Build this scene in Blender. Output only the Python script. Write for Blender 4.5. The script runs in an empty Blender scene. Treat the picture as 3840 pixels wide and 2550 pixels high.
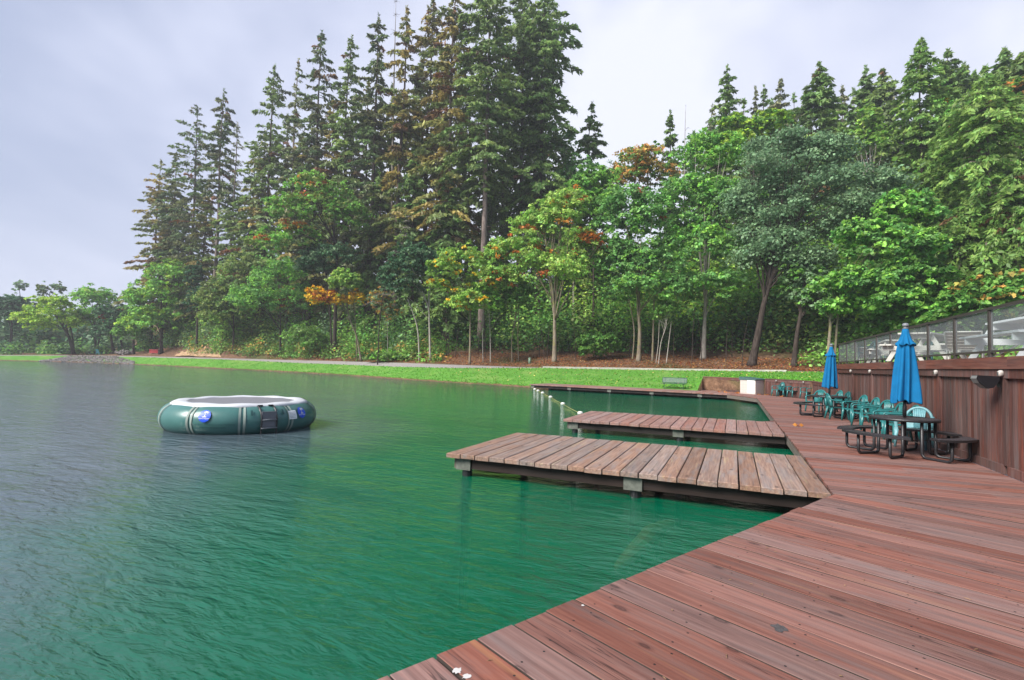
import bpy, math, random
import numpy as np
from mathutils import Vector, Matrix
R_ = math.radians
SC = bpy.context.scene
COL = SC.collection
rnd = random.Random(7)

# ------------------------------------------------------------------ camera, sky, sun, exposure
CAM_H = 1.65
F_PX, PITCH, ROLL, YAW = 1920.0, R_(2.618), R_(1.485), R_(23.485)   # 18 mm on full frame, eye height on the deck
_cp, _sp, _cr, _sr = math.cos(PITCH), math.sin(PITCH), math.cos(ROLL), math.sin(ROLL)
def _w(x, y, z):
    c, s = math.cos(YAW), math.sin(YAW)
    return np.array([c*x - s*y, s*x + c*y, z])
_fw = _w(0, _cp, _sp)
_rt = _cr*_w(1, 0, 0) + _sr*_w(0, -_sp, _cp)
_up = -_sr*_w(1, 0, 0) + _cr*_w(0, -_sp, _cp)
cam = bpy.data.cameras.new('camera')
cam.sensor_width = 36.0
cam.lens = F_PX/3840*36
cam.clip_start = .05
cam.clip_end = 3000
camo = bpy.data.objects.new('camera', cam)
COL.objects.link(camo)
camo.matrix_world = Matrix(((_rt[0], _up[0], -_fw[0], 0), (_rt[1], _up[1], -_fw[1], 0), (_rt[2], _up[2], -_fw[2], CAM_H), (0, 0, 0, 1)))
SC.camera = camo

SUN_EL, SUN_AZ = R_(40), R_(214)       # azimuth from +Y towards +X: the veiled sun stands behind the camera's left shoulder
def nd(nt, kind, **kw):
    n = nt.nodes.new(kind)
    for k, v in kw.items():
        if k == 'inp':
            for kk, vv in v.items():
                n.inputs[kk].default_value = vv
        else:
            setattr(n, k, v)
    return n
def ramp(nt, stops, interp='LINEAR'):
    n = nt.nodes.new('ShaderNodeValToRGB')
    cr = n.color_ramp
    cr.interpolation = interp
    while len(cr.elements) < len(stops):
        cr.elements.new(.5)
    for e, (p, c) in zip(cr.elements, stops):
        e.position = p
        e.color = (c[0], c[1], c[2], 1) if len(c) == 3 else c
    return n

world = bpy.data.worlds.new('World')
SC.world = world
world.use_nodes = True
nt = world.node_tree
nt.nodes.clear()
L = nt.links.new
sky = nd(nt, 'ShaderNodeTexSky', sky_type='NISHITA', sun_disc=False)
sky.sun_elevation = SUN_EL
sky.sun_rotation = SUN_AZ
sky.air_density = 1.0
sky.dust_density = 2.0
hs = nd(nt, 'ShaderNodeMixRGB', blend_type='MULTIPLY', inp={'Fac': 1.0, 'Color2': (.085, .085, .085, 1)})
L(sky.outputs[0], hs.inputs['Color1'])
tc = nd(nt, 'ShaderNodeTexCoord')
mp = nd(nt, 'ShaderNodeMapping', inp={'Scale': (1, 1, 1.5)})
L(tc.outputs['Generated'], mp.inputs[0])
n1 = nd(nt, 'ShaderNodeTexNoise', inp={'Scale': 1.9, 'Detail': 4.0, 'Roughness': .55, 'Distortion': .3})
L(mp.outputs[0], n1.inputs['Vector'])
# overcast veil: brighter where the cloud is thin (around the way the camera looks), greyer to the west
dotn = nd(nt, 'ShaderNodeVectorMath', operation='DOT_PRODUCT')
dotn.inputs[1].default_value = (-.16, .93, .28)
L(tc.outputs['Generated'], dotn.inputs[0])
mr = nd(nt, 'ShaderNodeMapRange', inp={'From Min': .40, 'From Max': 1.0, 'To Min': -.27, 'To Max': .20})
L(dotn.outputs['Value'], mr.inputs['Value'])
ad = nd(nt, 'ShaderNodeMath', operation='ADD')
L(n1.outputs['Fac'], ad.inputs[0])
L(mr.outputs[0], ad.inputs[1])
cl = ramp(nt, [(.20, (.30, .36, .53)), (.40, (.40, .45, .61)), (.56, (.56, .60, .76)), (.76, (.78, .80, .91))])
L(ad.outputs[0], cl.inputs[0])
mixs = nd(nt, 'ShaderNodeMixRGB', inp={'Fac': .86})
L(hs.outputs[0], mixs.inputs['Color1'])
L(cl.outputs[0], mixs.inputs['Color2'])
bg = nd(nt, 'ShaderNodeBackground', inp={'Strength': .535})
L(mixs.outputs[0], bg.inputs['Color'])
wo = nd(nt, 'ShaderNodeOutputWorld')
L(bg.outputs[0], wo.inputs[0])

sun = bpy.data.lights.new('sun', 'SUN')
sun.energy = 3.1
sun.angle = R_(28)
sun.color = (1.0, .965, .91)
suno = bpy.data.objects.new('sun', sun)
COL.objects.link(suno)
_d = Vector((math.cos(SUN_EL)*math.sin(SUN_AZ), math.cos(SUN_EL)*math.cos(SUN_AZ), math.sin(SUN_EL)))
suno.rotation_euler = (-_d).to_track_quat('-Z', 'Y').to_euler()
vs = SC.view_settings
vs.view_transform = 'Standard'
vs.look = 'None'
vs.exposure = 1.35
vs.gamma = 1.0
vs.use_curve_mapping = False
SC.cycles.max_bounces = 10
SC.cycles.diffuse_bounces = 8
SC.cycles.transmission_bounces = 8
SC.cycles.volume_bounces = 0
SC.cycles.transparent_max_bounces = 10
SC.cycles.caustics_reflective = False
SC.cycles.caustics_refractive = False

# ------------------------------------------------------------------ measuring: a viewing direction meets a real plane or distance
def ray(x, y):
    return (x-1920)*_rt - (y-1275)*_up + F_PX*_fw
def at_D(x, y, D):
    d = ray(x, y)
    return d*(D/math.hypot(d[0], d[1])) + np.array([0, 0, CAM_H])
def depth_of(P):
    return float((np.array(P)-np.array([0, 0, CAM_H])) @ _fw)
def horizon(x):
    return 1275 + ((x-1920)*_rt[2] + F_PX*_fw[2])/_up[2]
def hdir(x):
    d = ray(x, horizon(x))
    d = d/math.hypot(d[0], d[1])
    return d[:2]
def px_of(P):
    q = np.array(P, float)-np.array([0, 0, CAM_H])
    return 1920+F_PX*(q@_rt)/(q@_fw), 1275-F_PX*(q@_up)/(q@_fw)
U = 3840/2361.0

# ------------------------------------------------------------------ mesh helpers
class MB:
    def __init__(s):
        s.v, s.f = [], []
    def add(s, v, f, M=None):
        o = len(s.v)
        if M is not None:
            v = [tuple(M @ Vector(p)) for p in v]
        s.v += [tuple(map(float, p)) for p in v]
        s.f += [tuple(i+o for i in q) for q in f]
        return s
    def box(s, x0, x1, y0, y1, z0, z1, M=None):
        v = [(x0,y0,z0),(x1,y0,z0),(x1,y1,z0),(x0,y1,z0),(x0,y0,z1),(x1,y0,z1),(x1,y1,z1),(x0,y1,z1)]
        return s.add(v, [(0,3,2,1),(4,5,6,7),(0,1,5,4),(1,2,6,5),(2,3,7,6),(3,0,4,7)], M)
    def bar(s, a, b, w, h):
        a, b = Vector(a), Vector(b)
        d = b-a
        q = d.to_track_quat('X', 'Z').to_matrix().to_4x4()
        return s.box(0, d.length, -w/2, w/2, -h/2, h/2, Matrix.Translation(a) @ q)
    def tube(s, pts, r, n=8, cap=True, flat=1.0):
        P = [Vector(p) for p in pts]
        rr = r if isinstance(r, (list, tuple)) else [r]*len(P)
        rings, ref = [], None
        for i, p in enumerate(P):
            t = (P[min(i+1, len(P)-1)]-P[max(i-1, 0)]).normalized()
            if ref is None:
                ref = Vector((0,0,1)) if abs(t.z) < .9 else Vector((0,1,0))
            a = (ref - t*ref.dot(t)).normalized()
            ref = a
            b = t.cross(a)
            rings.append([p + (a*math.cos(2*math.pi*k/n)*flat + b*math.sin(2*math.pi*k/n))*rr[i] for k in range(n)])
        v = [q for g in rings for q in g]
        f = [(i*n+k, i*n+(k+1) % n, (i+1)*n+(k+1) % n, (i+1)*n+k) for i in range(len(P)-1) for k in range(n)]
        if cap:
            f += [tuple(range(n-1, -1, -1)), tuple((len(P)-1)*n+k for k in range(n))]
        return s.add(v, f)
    def lathe(s, prof, n=24, mod=None, M=None, closed=False):
        v = []
        for i, (r, z) in enumerate(prof):
            for k in range(n):
                a = 2*math.pi*k/n
                rr, zz = (r, z) if mod is None else mod(r, z, a, i)
                v.append((rr*math.cos(a), rr*math.sin(a), zz))
        m = len(prof)
        f = [(i*n+k, i*n+(k+1) % n, ((i+1) % m)*n+(k+1) % n, ((i+1) % m)*n+k) for i in range(m if closed else m-1) for k in range(n)]
        return s.add(v, f, M)
    def prism(s, poly, z0, z1, ch=0, M=None):
        n = len(poly)
        v = [(x, y, z0) for x, y in poly]
        if ch:
            v += [(x, y, z1-ch) for x, y in poly] + [(x, y, z1) for x, y in inset(poly, ch)]
            k = 3
        else:
            v += [(x, y, z1) for x, y in poly]
            k = 2
        f = [tuple(range(n-1, -1, -1)), tuple((k-1)*n+i for i in range(n))]
        for j in range(k-1):
            f += [(j*n+i, j*n+(i+1) % n, (j+1)*n+(i+1) % n, (j+1)*n+i) for i in range(n)]
        return s.add(v, f, M)
    def mesh(s, name, mat=None, smooth=False):
        me = bpy.data.meshes.new(name)
        me.from_pydata(s.v, [], s.f)
        if smooth:
            me.polygons.foreach_set('use_smooth', [True]*len(me.polygons))
        if mat:
            me.materials.append(mat)
        me.update()
        return me
    def build(s, name, mat, parent=None, smooth=False, loc=None):
        return link(name, s.mesh(name, mat, smooth), parent, loc)
def link(name, me, parent=None, loc=None, rz=0):
    o = bpy.data.objects.new(name, me)
    COL.objects.link(o)
    if parent:
        o.parent = parent
    if loc is not None:
        o.location = loc
    if rz:
        o.rotation_euler = (0, 0, rz)
    return o
def inset(poly, c):
    n, out = len(poly), []
    for i in range(n):
        p0, p1, p2 = (Vector(poly[(i+j-1) % n]) for j in range(3))
        d1, d2 = (p1-p0).normalized(), (p2-p1).normalized()
        n1, n2 = Vector((-d1.y, d1.x)), Vector((-d2.y, d2.x))
        b = n1+n2
        k = max(.3, b.length_squared/2)
        out.append(tuple(p1 + b*(c/k)*1.0))
    return out
def clip(poly, nx, ny, c):           # keep nx*x + ny*y <= c
    out = []
    for i in range(len(poly)):
        a, b = poly[i], poly[(i+1) % len(poly)]
        da, db = nx*a[0]+ny*a[1]-c, nx*b[0]+ny*b[1]-c
        if da <= 0:
            out.append(a)
        if (da < 0 < db) or (db < 0 < da):
            t = da/(da-db)
            out.append((a[0]+t*(b[0]-a[0]), a[1]+t*(b[1]-a[1])))
    return out
def clean(poly):
    out = []
    for p in poly:
        if not out or math.dist(p, out[-1]) > .004:
            out.append(p)
    if len(out) > 1 and math.dist(out[0], out[-1]) < .004:
        out.pop()
    return out
def tag(o, label=None, cat=None, group=None, kind=None):
    for k, v in (('label', label), ('category', cat), ('group', group), ('kind', kind)):
        if v:
            o[k] = v
    return o
def thing(name, label, cat, loc=(0,0,0), rz=0, group=None):
    o = bpy.data.objects.new(name, None)
    COL.objects.link(o)
    o.location = loc
    o.rotation_euler = (0, 0, rz)
    o.empty_display_size = .2
    return tag(o, label, cat, group)
def dup(root, loc, rz, label, group=None):
    r = root.copy()
    COL.objects.link(r)
    r.location = loc
    r.rotation_euler = (0, 0, rz)
    r['label'] = label
    if group:
        r['group'] = group
    for ch in list(root.children):
        c = ch.copy()
        COL.objects.link(c)
        c.parent = r
        for g in ch.children:
            d = g.copy()
            COL.objects.link(d)
            d.parent = c
    return r
def fillet(pts, rad, n=5):
    P = [Vector(p) for p in pts]
    out = [P[0]]
    for i in range(1, len(P)-1):
        a, b, c = P[i-1], P[i], P[i+1]
        d1, d2 = (a-b).normalized(), (c-b).normalized()
        r = min(rad, (a-b).length*.49, (c-b).length*.49)
        p, q = b+d1*r, b+d2*r
        for k in range(n+1):
            t = k/n
            out.append((1-t)**2*p + 2*t*(1-t)*b + t*t*q)
    out.append(P[-1])
    return out
def smoothpath(pts, m=6):
    P = [Vector(p) for p in pts]
    out = []
    for i in range(len(P)-1):
        p0, p1, p2, p3 = P[max(i-1,0)], P[i], P[i+1], P[min(i+2, len(P)-1)]
        for k in range(m):
            t = k/m
            out.append(.5*((2*p1)+(p2-p0)*t+(2*p0-5*p1+4*p2-p3)*t*t+(3*p1-p0-3*p2+p3)*t**3))
    out.append(P[-1])
    return out

# ------------------------------------------------------------------ materials
MATS = {}
def mat_base(name):
    m = bpy.data.materials.new(name)
    m.use_nodes = True
    t = m.node_tree
    b = t.nodes['Principled BSDF']
    MATS[name] = m
    return m, t, b, t.links.new
def plain(name, col, rough=.5, metal=0, vary=.12, scale=6, bump=0, spec=.5):
    m, t, b, l = mat_base(name)
    c = nd(t, 'ShaderNodeTexCoord')
    n = nd(t, 'ShaderNodeTexNoise', inp={'Scale': scale, 'Detail': 5.0, 'Roughness': .6})
    l(c.outputs['Object'], n.inputs['Vector'])
    r = ramp(t, [(.25, [x*(1-vary) for x in col]), (.75, [min(1, x*(1+vary)) for x in col])])
    l(n.outputs['Fac'], r.inputs[0])
    l(r.outputs[0], b.inputs['Base Color'])
    b.inputs['Roughness'].default_value = rough
    b.inputs['Metallic'].default_value = metal
    b.inputs['Specular IOR Level'].default_value = spec
    if bump:
        n2 = nd(t, 'ShaderNodeTexNoise', inp={'Scale': scale*6, 'Detail': 4.0})
        l(c.outputs['Object'], n2.inputs['Vector'])
        bp = nd(t, 'ShaderNodeBump', inp={'Strength': bump, 'Distance': .01})
        l(n2.outputs['Fac'], bp.inputs['Height'])
        l(bp.outputs[0], b.inputs['Normal'])
    return m
def wood(name, dark, mid, light, grey, greyamt=.5, axis=0, knots=True, screws=0, rough=.72, tone=.35, crack=.5):
    """weathered stained lumber, grain along local axis; every board differs through its own random number"""
    m, t, b, l = mat_base(name)
    c = nd(t, 'ShaderNodeTexCoord')
    oi = nd(t, 'ShaderNodeObjectInfo')
    off = nd(t, 'ShaderNodeVectorMath', operation='SCALE')
    off.inputs[0].default_value = (37.0, 19.0, 53.0)
    l(oi.outputs['Random'], off.inputs['Scale'])
    add = nd(t, 'ShaderNodeVectorMath', operation='ADD')
    l(c.outputs['Object'], add.inputs[0])
    l(off.outputs[0], add.inputs[1])
    def mapped(sl, sc):
        s = [sc, sc, sc]
        s[axis] = sl
        q = nd(t, 'ShaderNodeMapping', inp={'Scale': tuple(s)})
        l(add.outputs[0], q.inputs[0])
        return q.outputs[0]
    g = nd(t, 'ShaderNodeTexNoise', inp={'Scale': 1.0, 'Detail': 8.0, 'Roughness': .62, 'Distortion': .25})
    l(mapped(1.3, 28), g.inputs['Vector'])
    rc = ramp(t, [(.28, dark), (.5, mid), (.72, light)])
    l(g.outputs['Fac'], rc.inputs[0])
    # patches where the stain has worn to grey
    w = nd(t, 'ShaderNodeTexNoise', inp={'Scale': 1.0, 'Detail': 5.0, 'Roughness': .65, 'Distortion': .6})
    l(mapped(.9, 7), w.inputs['Vector'])
    wr = ramp(t, [(.46, (0,0,0)), (.66, (greyamt,)*3)])
    l(w.outputs['Fac'], wr.inputs[0])
    mx = nd(t, 'ShaderNodeMixRGB', inp={'Color2': (*grey, 1)})
    l(wr.outputs[0], mx.inputs['Fac'])
    l(rc.outputs[0], mx.inputs['Color1'])
    # warm bare-wood streaks
    s2 = nd(t, 'ShaderNodeTexNoise', inp={'Scale': 1.0, 'Detail': 4.0, 'Roughness': .6})
    l(mapped(.55, 11), s2.inputs['Vector'])
    sr = ramp(t, [(.60, (0,0,0)), (.75, (.55,)*3)])
    l(s2.outputs['Fac'], sr.inputs[0])
    mx2 = nd(t, 'ShaderNodeMixRGB', inp={'Color2': (min(1, light[0]*1.25), light[1]*1.5, light[2]*1.15, 1)})
    l(sr.outputs[0], mx2.inputs['Fac'])
    l(mx.outputs[0], mx2.inputs['Color1'])
    last = mx2.outputs[0]
    if knots:
        vo = nd(t, 'ShaderNodeTexVoronoi', inp={'Scale': 1.0, 'Randomness': 1.0})
        l(mapped(1.9, 4.6), vo.inputs['Vector'])
        kr = ramp(t, [(.0, (.95,)*3), (.05, (.5,)*3), (.085, (.85,)*3), (.11, (.35,)*3), (.17, (0,0,0))])
        l(vo.outputs['Distance'], kr.inputs[0])
        mk = nd(t, 'ShaderNodeMixRGB', inp={'Color2': (dark[0]*.45, dark[1]*.5, dark[2]*.55, 1)})
        l(kr.outputs[0], mk.inputs['Fac'])
        l(last, mk.inputs['Color1'])
        last = mk.outputs[0]
    # drying cracks: thin dark lines along the grain
    ck = nd(t, 'ShaderNodeTexNoise', inp={'Scale': 1.0, 'Detail': 3.0, 'Roughness': .5, 'Distortion': .4})
    l(mapped(.5, 16), ck.inputs['Vector'])
    cr = ramp(t, [(.485, (0,0,0)), (.498, (crack,)*3), (.504, (crack,)*3), (.517, (0,0,0))])
    l(ck.outputs['Fac'], cr.inputs[0])
    ckm = nd(t, 'ShaderNodeTexNoise', inp={'Scale': 1.0, 'Detail': 2.0})
    l(mapped(.7, 3), ckm.inputs['Vector'])
    ckr = ramp(t, [(.5, (0,0,0)), (.6, (1,1,1))])
    l(ckm.outputs['Fac'], ckr.inputs[0])
    ckx = nd(t, 'ShaderNodeMath', operation='MULTIPLY')
    l(cr.outputs[0], ckx.inputs[0])
    l(ckr.outputs[0], ckx.inputs[1])
    mc = nd(t, 'ShaderNodeMixRGB', inp={'Color2': (dark[0]*.25, dark[1]*.25, dark[2]*.25, 1)})
    l(ckx.outputs[0], mc.inputs['Fac'])
    l(last, mc.inputs['Color1'])
    last = mc.outputs[0]
    if screws:
        sp = nd(t, 'ShaderNodeSeparateXYZ')
        l(c.outputs['Object'], sp.inputs[0])
        def mth(op, a, b_=None):
            q = nd(t, 'ShaderNodeMath', operation=op)
            for i, x in enumerate((a, b_)):
                if x is None:
                    continue
                if isinstance(x, (int, float)):
                    q.inputs[i].default_value = x
                else:
                    l(x, q.inputs[i])
            return q.outputs[0]
        fx = mth('SUBTRACT', mth('MULTIPLY', mth('FRACT', mth('DIVIDE', mth('ADD', sp.outputs[0], 50.0), screws)), screws), screws/2)
        fy = mth('SUBTRACT', mth('ABSOLUTE', sp.outputs[1]), .085)
        d2 = mth('ADD', mth('MULTIPLY', fx, fx), mth('MULTIPLY', fy, fy))
        dot = mth('LESS_THAN', d2, .0075**2)
        ms = nd(t, 'ShaderNodeMixRGB', inp={'Color2': (.012, .010, .010, 1)})
        l(dot, ms.inputs['Fac'])
        l(last, ms.inputs['Color1'])
        last = ms.outputs[0]
    # board to board tone
    hsv = nd(t, 'ShaderNodeHueSaturation', inp={'Hue': .5})
    tr = nd(t, 'ShaderNodeMapRange', inp={'To Min': 1-tone, 'To Max': 1+tone})
    l(oi.outputs['Random'], tr.inputs['Value'])
    l(tr.outputs[0], hsv.inputs['Value'])
    wn = nd(t, 'ShaderNodeTexWhiteNoise', noise_dimensions='1D')
    l(oi.outputs['Random'], wn.inputs['W'])
    st = nd(t, 'ShaderNodeMapRange', inp={'To Min': .75, 'To Max': 1.15})
    l(wn.outputs['Value'], st.inputs['Value'])
    l(st.outputs[0], hsv.inputs['Saturation'])
    l(last, hsv.inputs['Color'])
    l(hsv.outputs[0], b.inputs['Base Color'])
    b.inputs['Roughness'].default_value = rough
    b.inputs['Specular IOR Level'].default_value = .35
    bp = nd(t, 'ShaderNodeBump', inp={'Strength': .35, 'Distance': .004})
    l(g.outputs['Fac'], bp.inputs['Height'])
    l(bp.outputs[0], b.inputs['Normal'])
    return m

M_DECK = wood('deck_wood', (.105,.041,.031), (.192,.080,.060), (.262,.118,.088), (.145,.112,.106), .50, 0, True, .61, tone=.2, crack=.8)
M_DOCK = wood('dock_wood', (.13,.075,.055), (.235,.145,.108), (.34,.225,.165), (.20,.185,.185), .6, 1, True, 0, tone=.16)
M_DOCK2 = wood('far_dock_wood', (.16,.075,.06), (.25,.13,.105), (.33,.19,.15), (.21,.17,.165), .5, 1, True, 0, tone=.15)
M_WALL = wood('wall_wood', (.050,.023,.019), (.105,.044,.035), (.19,.062,.045), (.11,.08,.074), .75, 2, False, 0, tone=.3)
M_CAP = wood('cap_wood', (.075,.024,.016), (.15,.05,.034), (.23,.085,.054), (.11,.07,.06), .4, 1, False, 0, tone=.12)
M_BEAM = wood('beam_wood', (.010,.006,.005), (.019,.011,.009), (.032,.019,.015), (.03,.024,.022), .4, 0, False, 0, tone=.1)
M_FASCIA = wood('fascia_wood', (.07,.05,.042), (.13,.10,.082), (.19,.15,.12), (.12,.115,.11), .5, 1, False, 0, tone=.1)
M_PLATE = plain('galvanised_plate', (.115,.12,.10), .6, .0, .55, 9, .3)
M_BLACKM = plain('black_coated_metal', (.017,.016,.018), .42, 0, .3, 12, .1)
M_BLACKT = plain('black_table_mesh', (.045,.040,.044), .36, 0, .3, 14, .1)
M_CHAIR = plain('green_chair_plastic', (.018,.135,.135), .32, 0, .22, 7)
M_CHAIRSKY = plain('sky_sheen_chair_plastic', (.15,.33,.36), .38, 0, .3, 9)  # paler copy of the chair plastic, reflected sky put into its colour
M_BLUE = plain('blue_canvas', (.004,.125,.29), .85, 0, .14, 5, .12, .2)
M_GREYP = plain('grey_plastic', (.15,.16,.17), .45)
M_RAIL = plain('bronze_rail_metal', (.060,.051,.046), .5, .2, .2)
M_STEEL = plain('rail_cable_steel', (.42,.43,.44), .35, .7)
M_WHITE = plain('white_plastic_lumber', (.62,.63,.64), .5, 0, .05)
M_OFFW = plain('cream_plastic_lumber', (.46,.445,.40), .55, 0, .08)
M_SHED = plain('beige_resin', (.52,.47,.42), .6, 0, .06)
M_SHEDW = plain('white_resin', (.80,.80,.79), .5, 0, .03)
M_SHEDG = plain('green_resin_lid', (.05,.105,.10), .5, 0, .15)
M_LIGHT = plain('white_lamp_plastic', (.42,.39,.36), .4, 0, .1)
M_LENS = plain('lamp_lens', (.10,.10,.10), .2)
M_SPK = plain('black_speaker_shell', (.008,.008,.010), .35)
M_GRILLE = plain('speaker_grille', (.22,.22,.21), .6, .3, .2, 30)
M_BUOY = plain('white_buoy_foam', (.60,.59,.55), .45, 0, .08)
M_ROPE = plain('yellow_rope', (.40,.36,.12), .8)
M_PVC = plain('green_vinyl', (.050,.145,.130), .33, 0, .10, 3)
M_PVCW = plain('white_vinyl', (.50,.51,.53), .45, 0, .05)
M_STRAP = plain('grey_webbing', (.24,.29,.25), .7)
M_TMESH = plain('dark_jump_mesh', (.15,.15,.165), .8, 0, .1, 30)
M_LOGO = plain('blue_print', (.01,.075,.62), .4, 0, .05)
M_PRINT = plain('pale_yellow_print', (.78,.76,.50), .5, 0, .03)
M_PRINTW = plain('white_print', (.80,.80,.80), .5, 0, .03)
M_DGREEN = plain('dark_print', (.006,.05,.05), .5)
M_BENCH = plain('green_bench_metal', (.035,.075,.062), .45, .1, .2)
M_CONC = plain('pale_concrete', (.40,.38,.34), .9, 0, .25, 3, .4)
M_RED = plain('red_paint', (.36,.022,.03), .5, 0, .12)
M_PED = plain('pale_green_plastic', (.21,.33,.23), .5)
M_ROCK = plain('grey_rock', (.19,.17,.165), .9, 0, .5, 2, .5)
M_TILE = plain('terrace_paving', (.30,.24,.22), .85, 0, .2, 2)
M_BRICK = plain('red_terrace_step', (.26,.085,.075), .8, 0, .2, 3)
M_TAN = plain('tan_sling_fabric', (.45,.39,.33), .8, 0, .06, 8)
M_MAUVE = plain('grey_sling_fabric', (.30,.27,.27), .8, 0, .06, 8)
M_TEAL = plain('teal_paint', (.05,.22,.25), .5)
M_EDGE = plain('gap_shade_edge', (.040,.029,.024), .95, 0, .4, 8)  # shade of the gaps, painted dark on the planks' long sides
M_LOG = plain('sunken_log_bark', (.62,.50,.16), .9, 0, .3, 4)
M_PAINTW = plain('white_paint_stain', (.50,.48,.46), .6, 0, .1, 20)

def glass():
    m, t, b, l = mat_base('rail_glass')
    out = t.nodes['Material Output']
    tr = nd(t, 'ShaderNodeBsdfTransparent', inp={'Color': (.93, .96, .955, 1)})
    gl = nd(t, 'ShaderNodeBsdfGlossy', inp={'Roughness': .03, 'Color': (.9, .95, 1, 1)})
    fr = nd(t, 'ShaderNodeFresnel', inp={'IOR': 1.4})
    mx = nd(t, 'ShaderNodeMixShader')
    ge = nd(t, 'ShaderNodeNewGeometry')
    inv = nd(t, 'ShaderNodeMath', operation='SUBTRACT', inp={0: 1.0})
    l(ge.outputs['Backfacing'], inv.inputs[1])
    ml = nd(t, 'ShaderNodeMath', operation='MULTIPLY')
    l(fr.outputs[0], ml.inputs[0]); l(inv.outputs[0], ml.inputs[1])
    l(ml.outputs[0], mx.inputs[0]); l(tr.outputs[0], mx.inputs[1]); l(gl.outputs[0], mx.inputs[2])
    df = nd(t, 'ShaderNodeBsdfDiffuse', inp={'Color': (.62, .66, .68, 1)})
    m2 = nd(t, 'ShaderNodeMixShader', inp={0: .09})
    l(mx.outputs[0], m2.inputs[1]); l(df.outputs[0], m2.inputs[2])
    l(m2.outputs[0], out.inputs[0])
    return m
M_GLASS = glass()

def water():
    m, t, b, l = mat_base('lake_water')
    c = nd(t, 'ShaderNodeTexCoord')
    b.inputs['Roughness'].default_value = .045
    b.inputs['IOR'].default_value = 1.4
    b.inputs['Specular IOR Level'].default_value = .6
    b.inputs['Alpha'].default_value = .86
    n = nd(t, 'ShaderNodeTexNoise', inp={'Scale': .11, 'Detail': 3.0})
    l(c.outputs['Object'], n.inputs['Vector'])
    r = ramp(t, [(.35, (.000, .090, .044)), (.65, (.000, .124, .060))])
    l(n.outputs['Fac'], r.inputs[0])
    sx = nd(t, 'ShaderNodeSeparateXYZ')
    l(c.outputs['Object'], sx.inputs[0])
    dm = nd(t, 'ShaderNodeMath', operation='MULTIPLY_ADD', inp={1: .62})      # greyer westward: deep water, with the sky's reflection painted into the colour
    l(sx.outputs[1], dm.inputs[0]); l(sx.outputs[0], dm.inputs[2])
    dn = nd(t, 'ShaderNodeMath', operation='MULTIPLY_ADD', inp={1: 9.0})
    l(n.outputs['Fac'], dn.inputs[0]); l(dm.outputs[0], dn.inputs[2])
    dr = nd(t, 'ShaderNodeMapRange', inp={'From Min': -1.4, 'From Max': 4.2, 'To Min': 1.0, 'To Max': 0.0})
    dr.interpolation_type = 'SMOOTHSTEP'
    l(dn.outputs[0], dr.inputs['Value'])
    dx = nd(t, 'ShaderNodeMixRGB', inp={'Color2': (.078, .108, .128, 1)})
    l(dr.outputs[0], dx.inputs['Fac']); l(r.outputs[0], dx.inputs['Color1'])
    l(dx.outputs[0], b.inputs['Base Color'])
    def layer(rot, sx, sy, det):
        mp = nd(t, 'ShaderNodeMapping', inp={'Rotation': (0, 0, R_(rot)), 'Scale': (sx, sy, 1)})
        l(c.outputs['Object'], mp.inputs[0])
        q = nd(t, 'ShaderNodeTexNoise', inp={'Scale': 1.0, 'Detail': det, 'Roughness': .55, 'Distortion': .5})
        l(mp.outputs[0], q.inputs['Vector'])
        return q.outputs['Fac']
    a = layer(24, 1.3, 3.6, 4.0)
    d = layer(12, 4.5, 11.0, 4.0)
    e = layer(40, .18, .4, 2.0)
    s = layer(18, .35, 1.1, 2.0)
    h1 = nd(t, 'ShaderNodeMath', operation='MULTIPLY_ADD', inp={1: .42})
    l(d, h1.inputs[0]); l(a, h1.inputs[2])
    h2 = nd(t, 'ShaderNodeMath', operation='MULTIPLY_ADD', inp={1: .9})
    l(s, h2.inputs[0]); l(h1.outputs[0], h2.inputs[2])
    # gusts: some stretches of the lake lie calmer than others
    gu = ramp(t, [(.35, (.45,)*3), (.65, (1,)*3)])
    l(e, gu.inputs[0])
    mu = nd(t, 'ShaderNodeMath', operation='MULTIPLY', inp={1: .95})
    l(gu.outputs[0], mu.inputs[0])
    bp = nd(t, 'ShaderNodeBump', inp={'Distance': .075})
    l(mu.outputs[0], bp.inputs['Strength'])
    l(h2.outputs[0], bp.inputs['Height'])
    l(bp.outputs[0], b.inputs['Normal'])
    return m
M_WATER = water()

def ground_mat(name, stops, sc, detail=8.0, stretch=(1,1,1), bump=.5, bd=.05, big=None):
    m, t, b, l = mat_base(name)
    c = nd(t, 'ShaderNodeTexCoord')
    mp = nd(t, 'ShaderNodeMapping', inp={'Scale': stretch})
    l(c.outputs['Object'], mp.inputs[0])
    n = nd(t, 'ShaderNodeTexNoise', inp={'Scale': sc, 'Detail': detail, 'Roughness': .7})
    l(mp.outputs[0], n.inputs['Vector'])
    r = ramp(t, stops)
    l(n.outputs['Fac'], r.inputs[0])
    last = r.outputs[0]
    if big:
        n2 = nd(t, 'ShaderNodeTexNoise', inp={'Scale': big[0], 'Detail': 4.0, 'Roughness': .6})
        l(c.outputs['Object'], n2.inputs['Vector'])
        r2 = ramp(t, [(big[1], (0,0,0)), (big[2], (1,1,1))])
        l(n2.outputs['Fac'], r2.inputs[0])
        mx = nd(t, 'ShaderNodeMixRGB', inp={'Color2': (*big[3], 1)})
        l(r2.outputs[0], mx.inputs['Fac']); l(last, mx.inputs['Color1'])
        last = mx.outputs[0]
    l(last, b.inputs['Base Color'])
    b.inputs['Roughness'].default_value = .95
    b.inputs['Specular IOR Level'].default_value = .15
    bp = nd(t, 'ShaderNodeBump', inp={'Strength': bump, 'Distance': bd})
    l(n.outputs['Fac'], bp.inputs['Height'])
    l(bp.outputs[0], b.inputs['Normal'])
    return m
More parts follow.
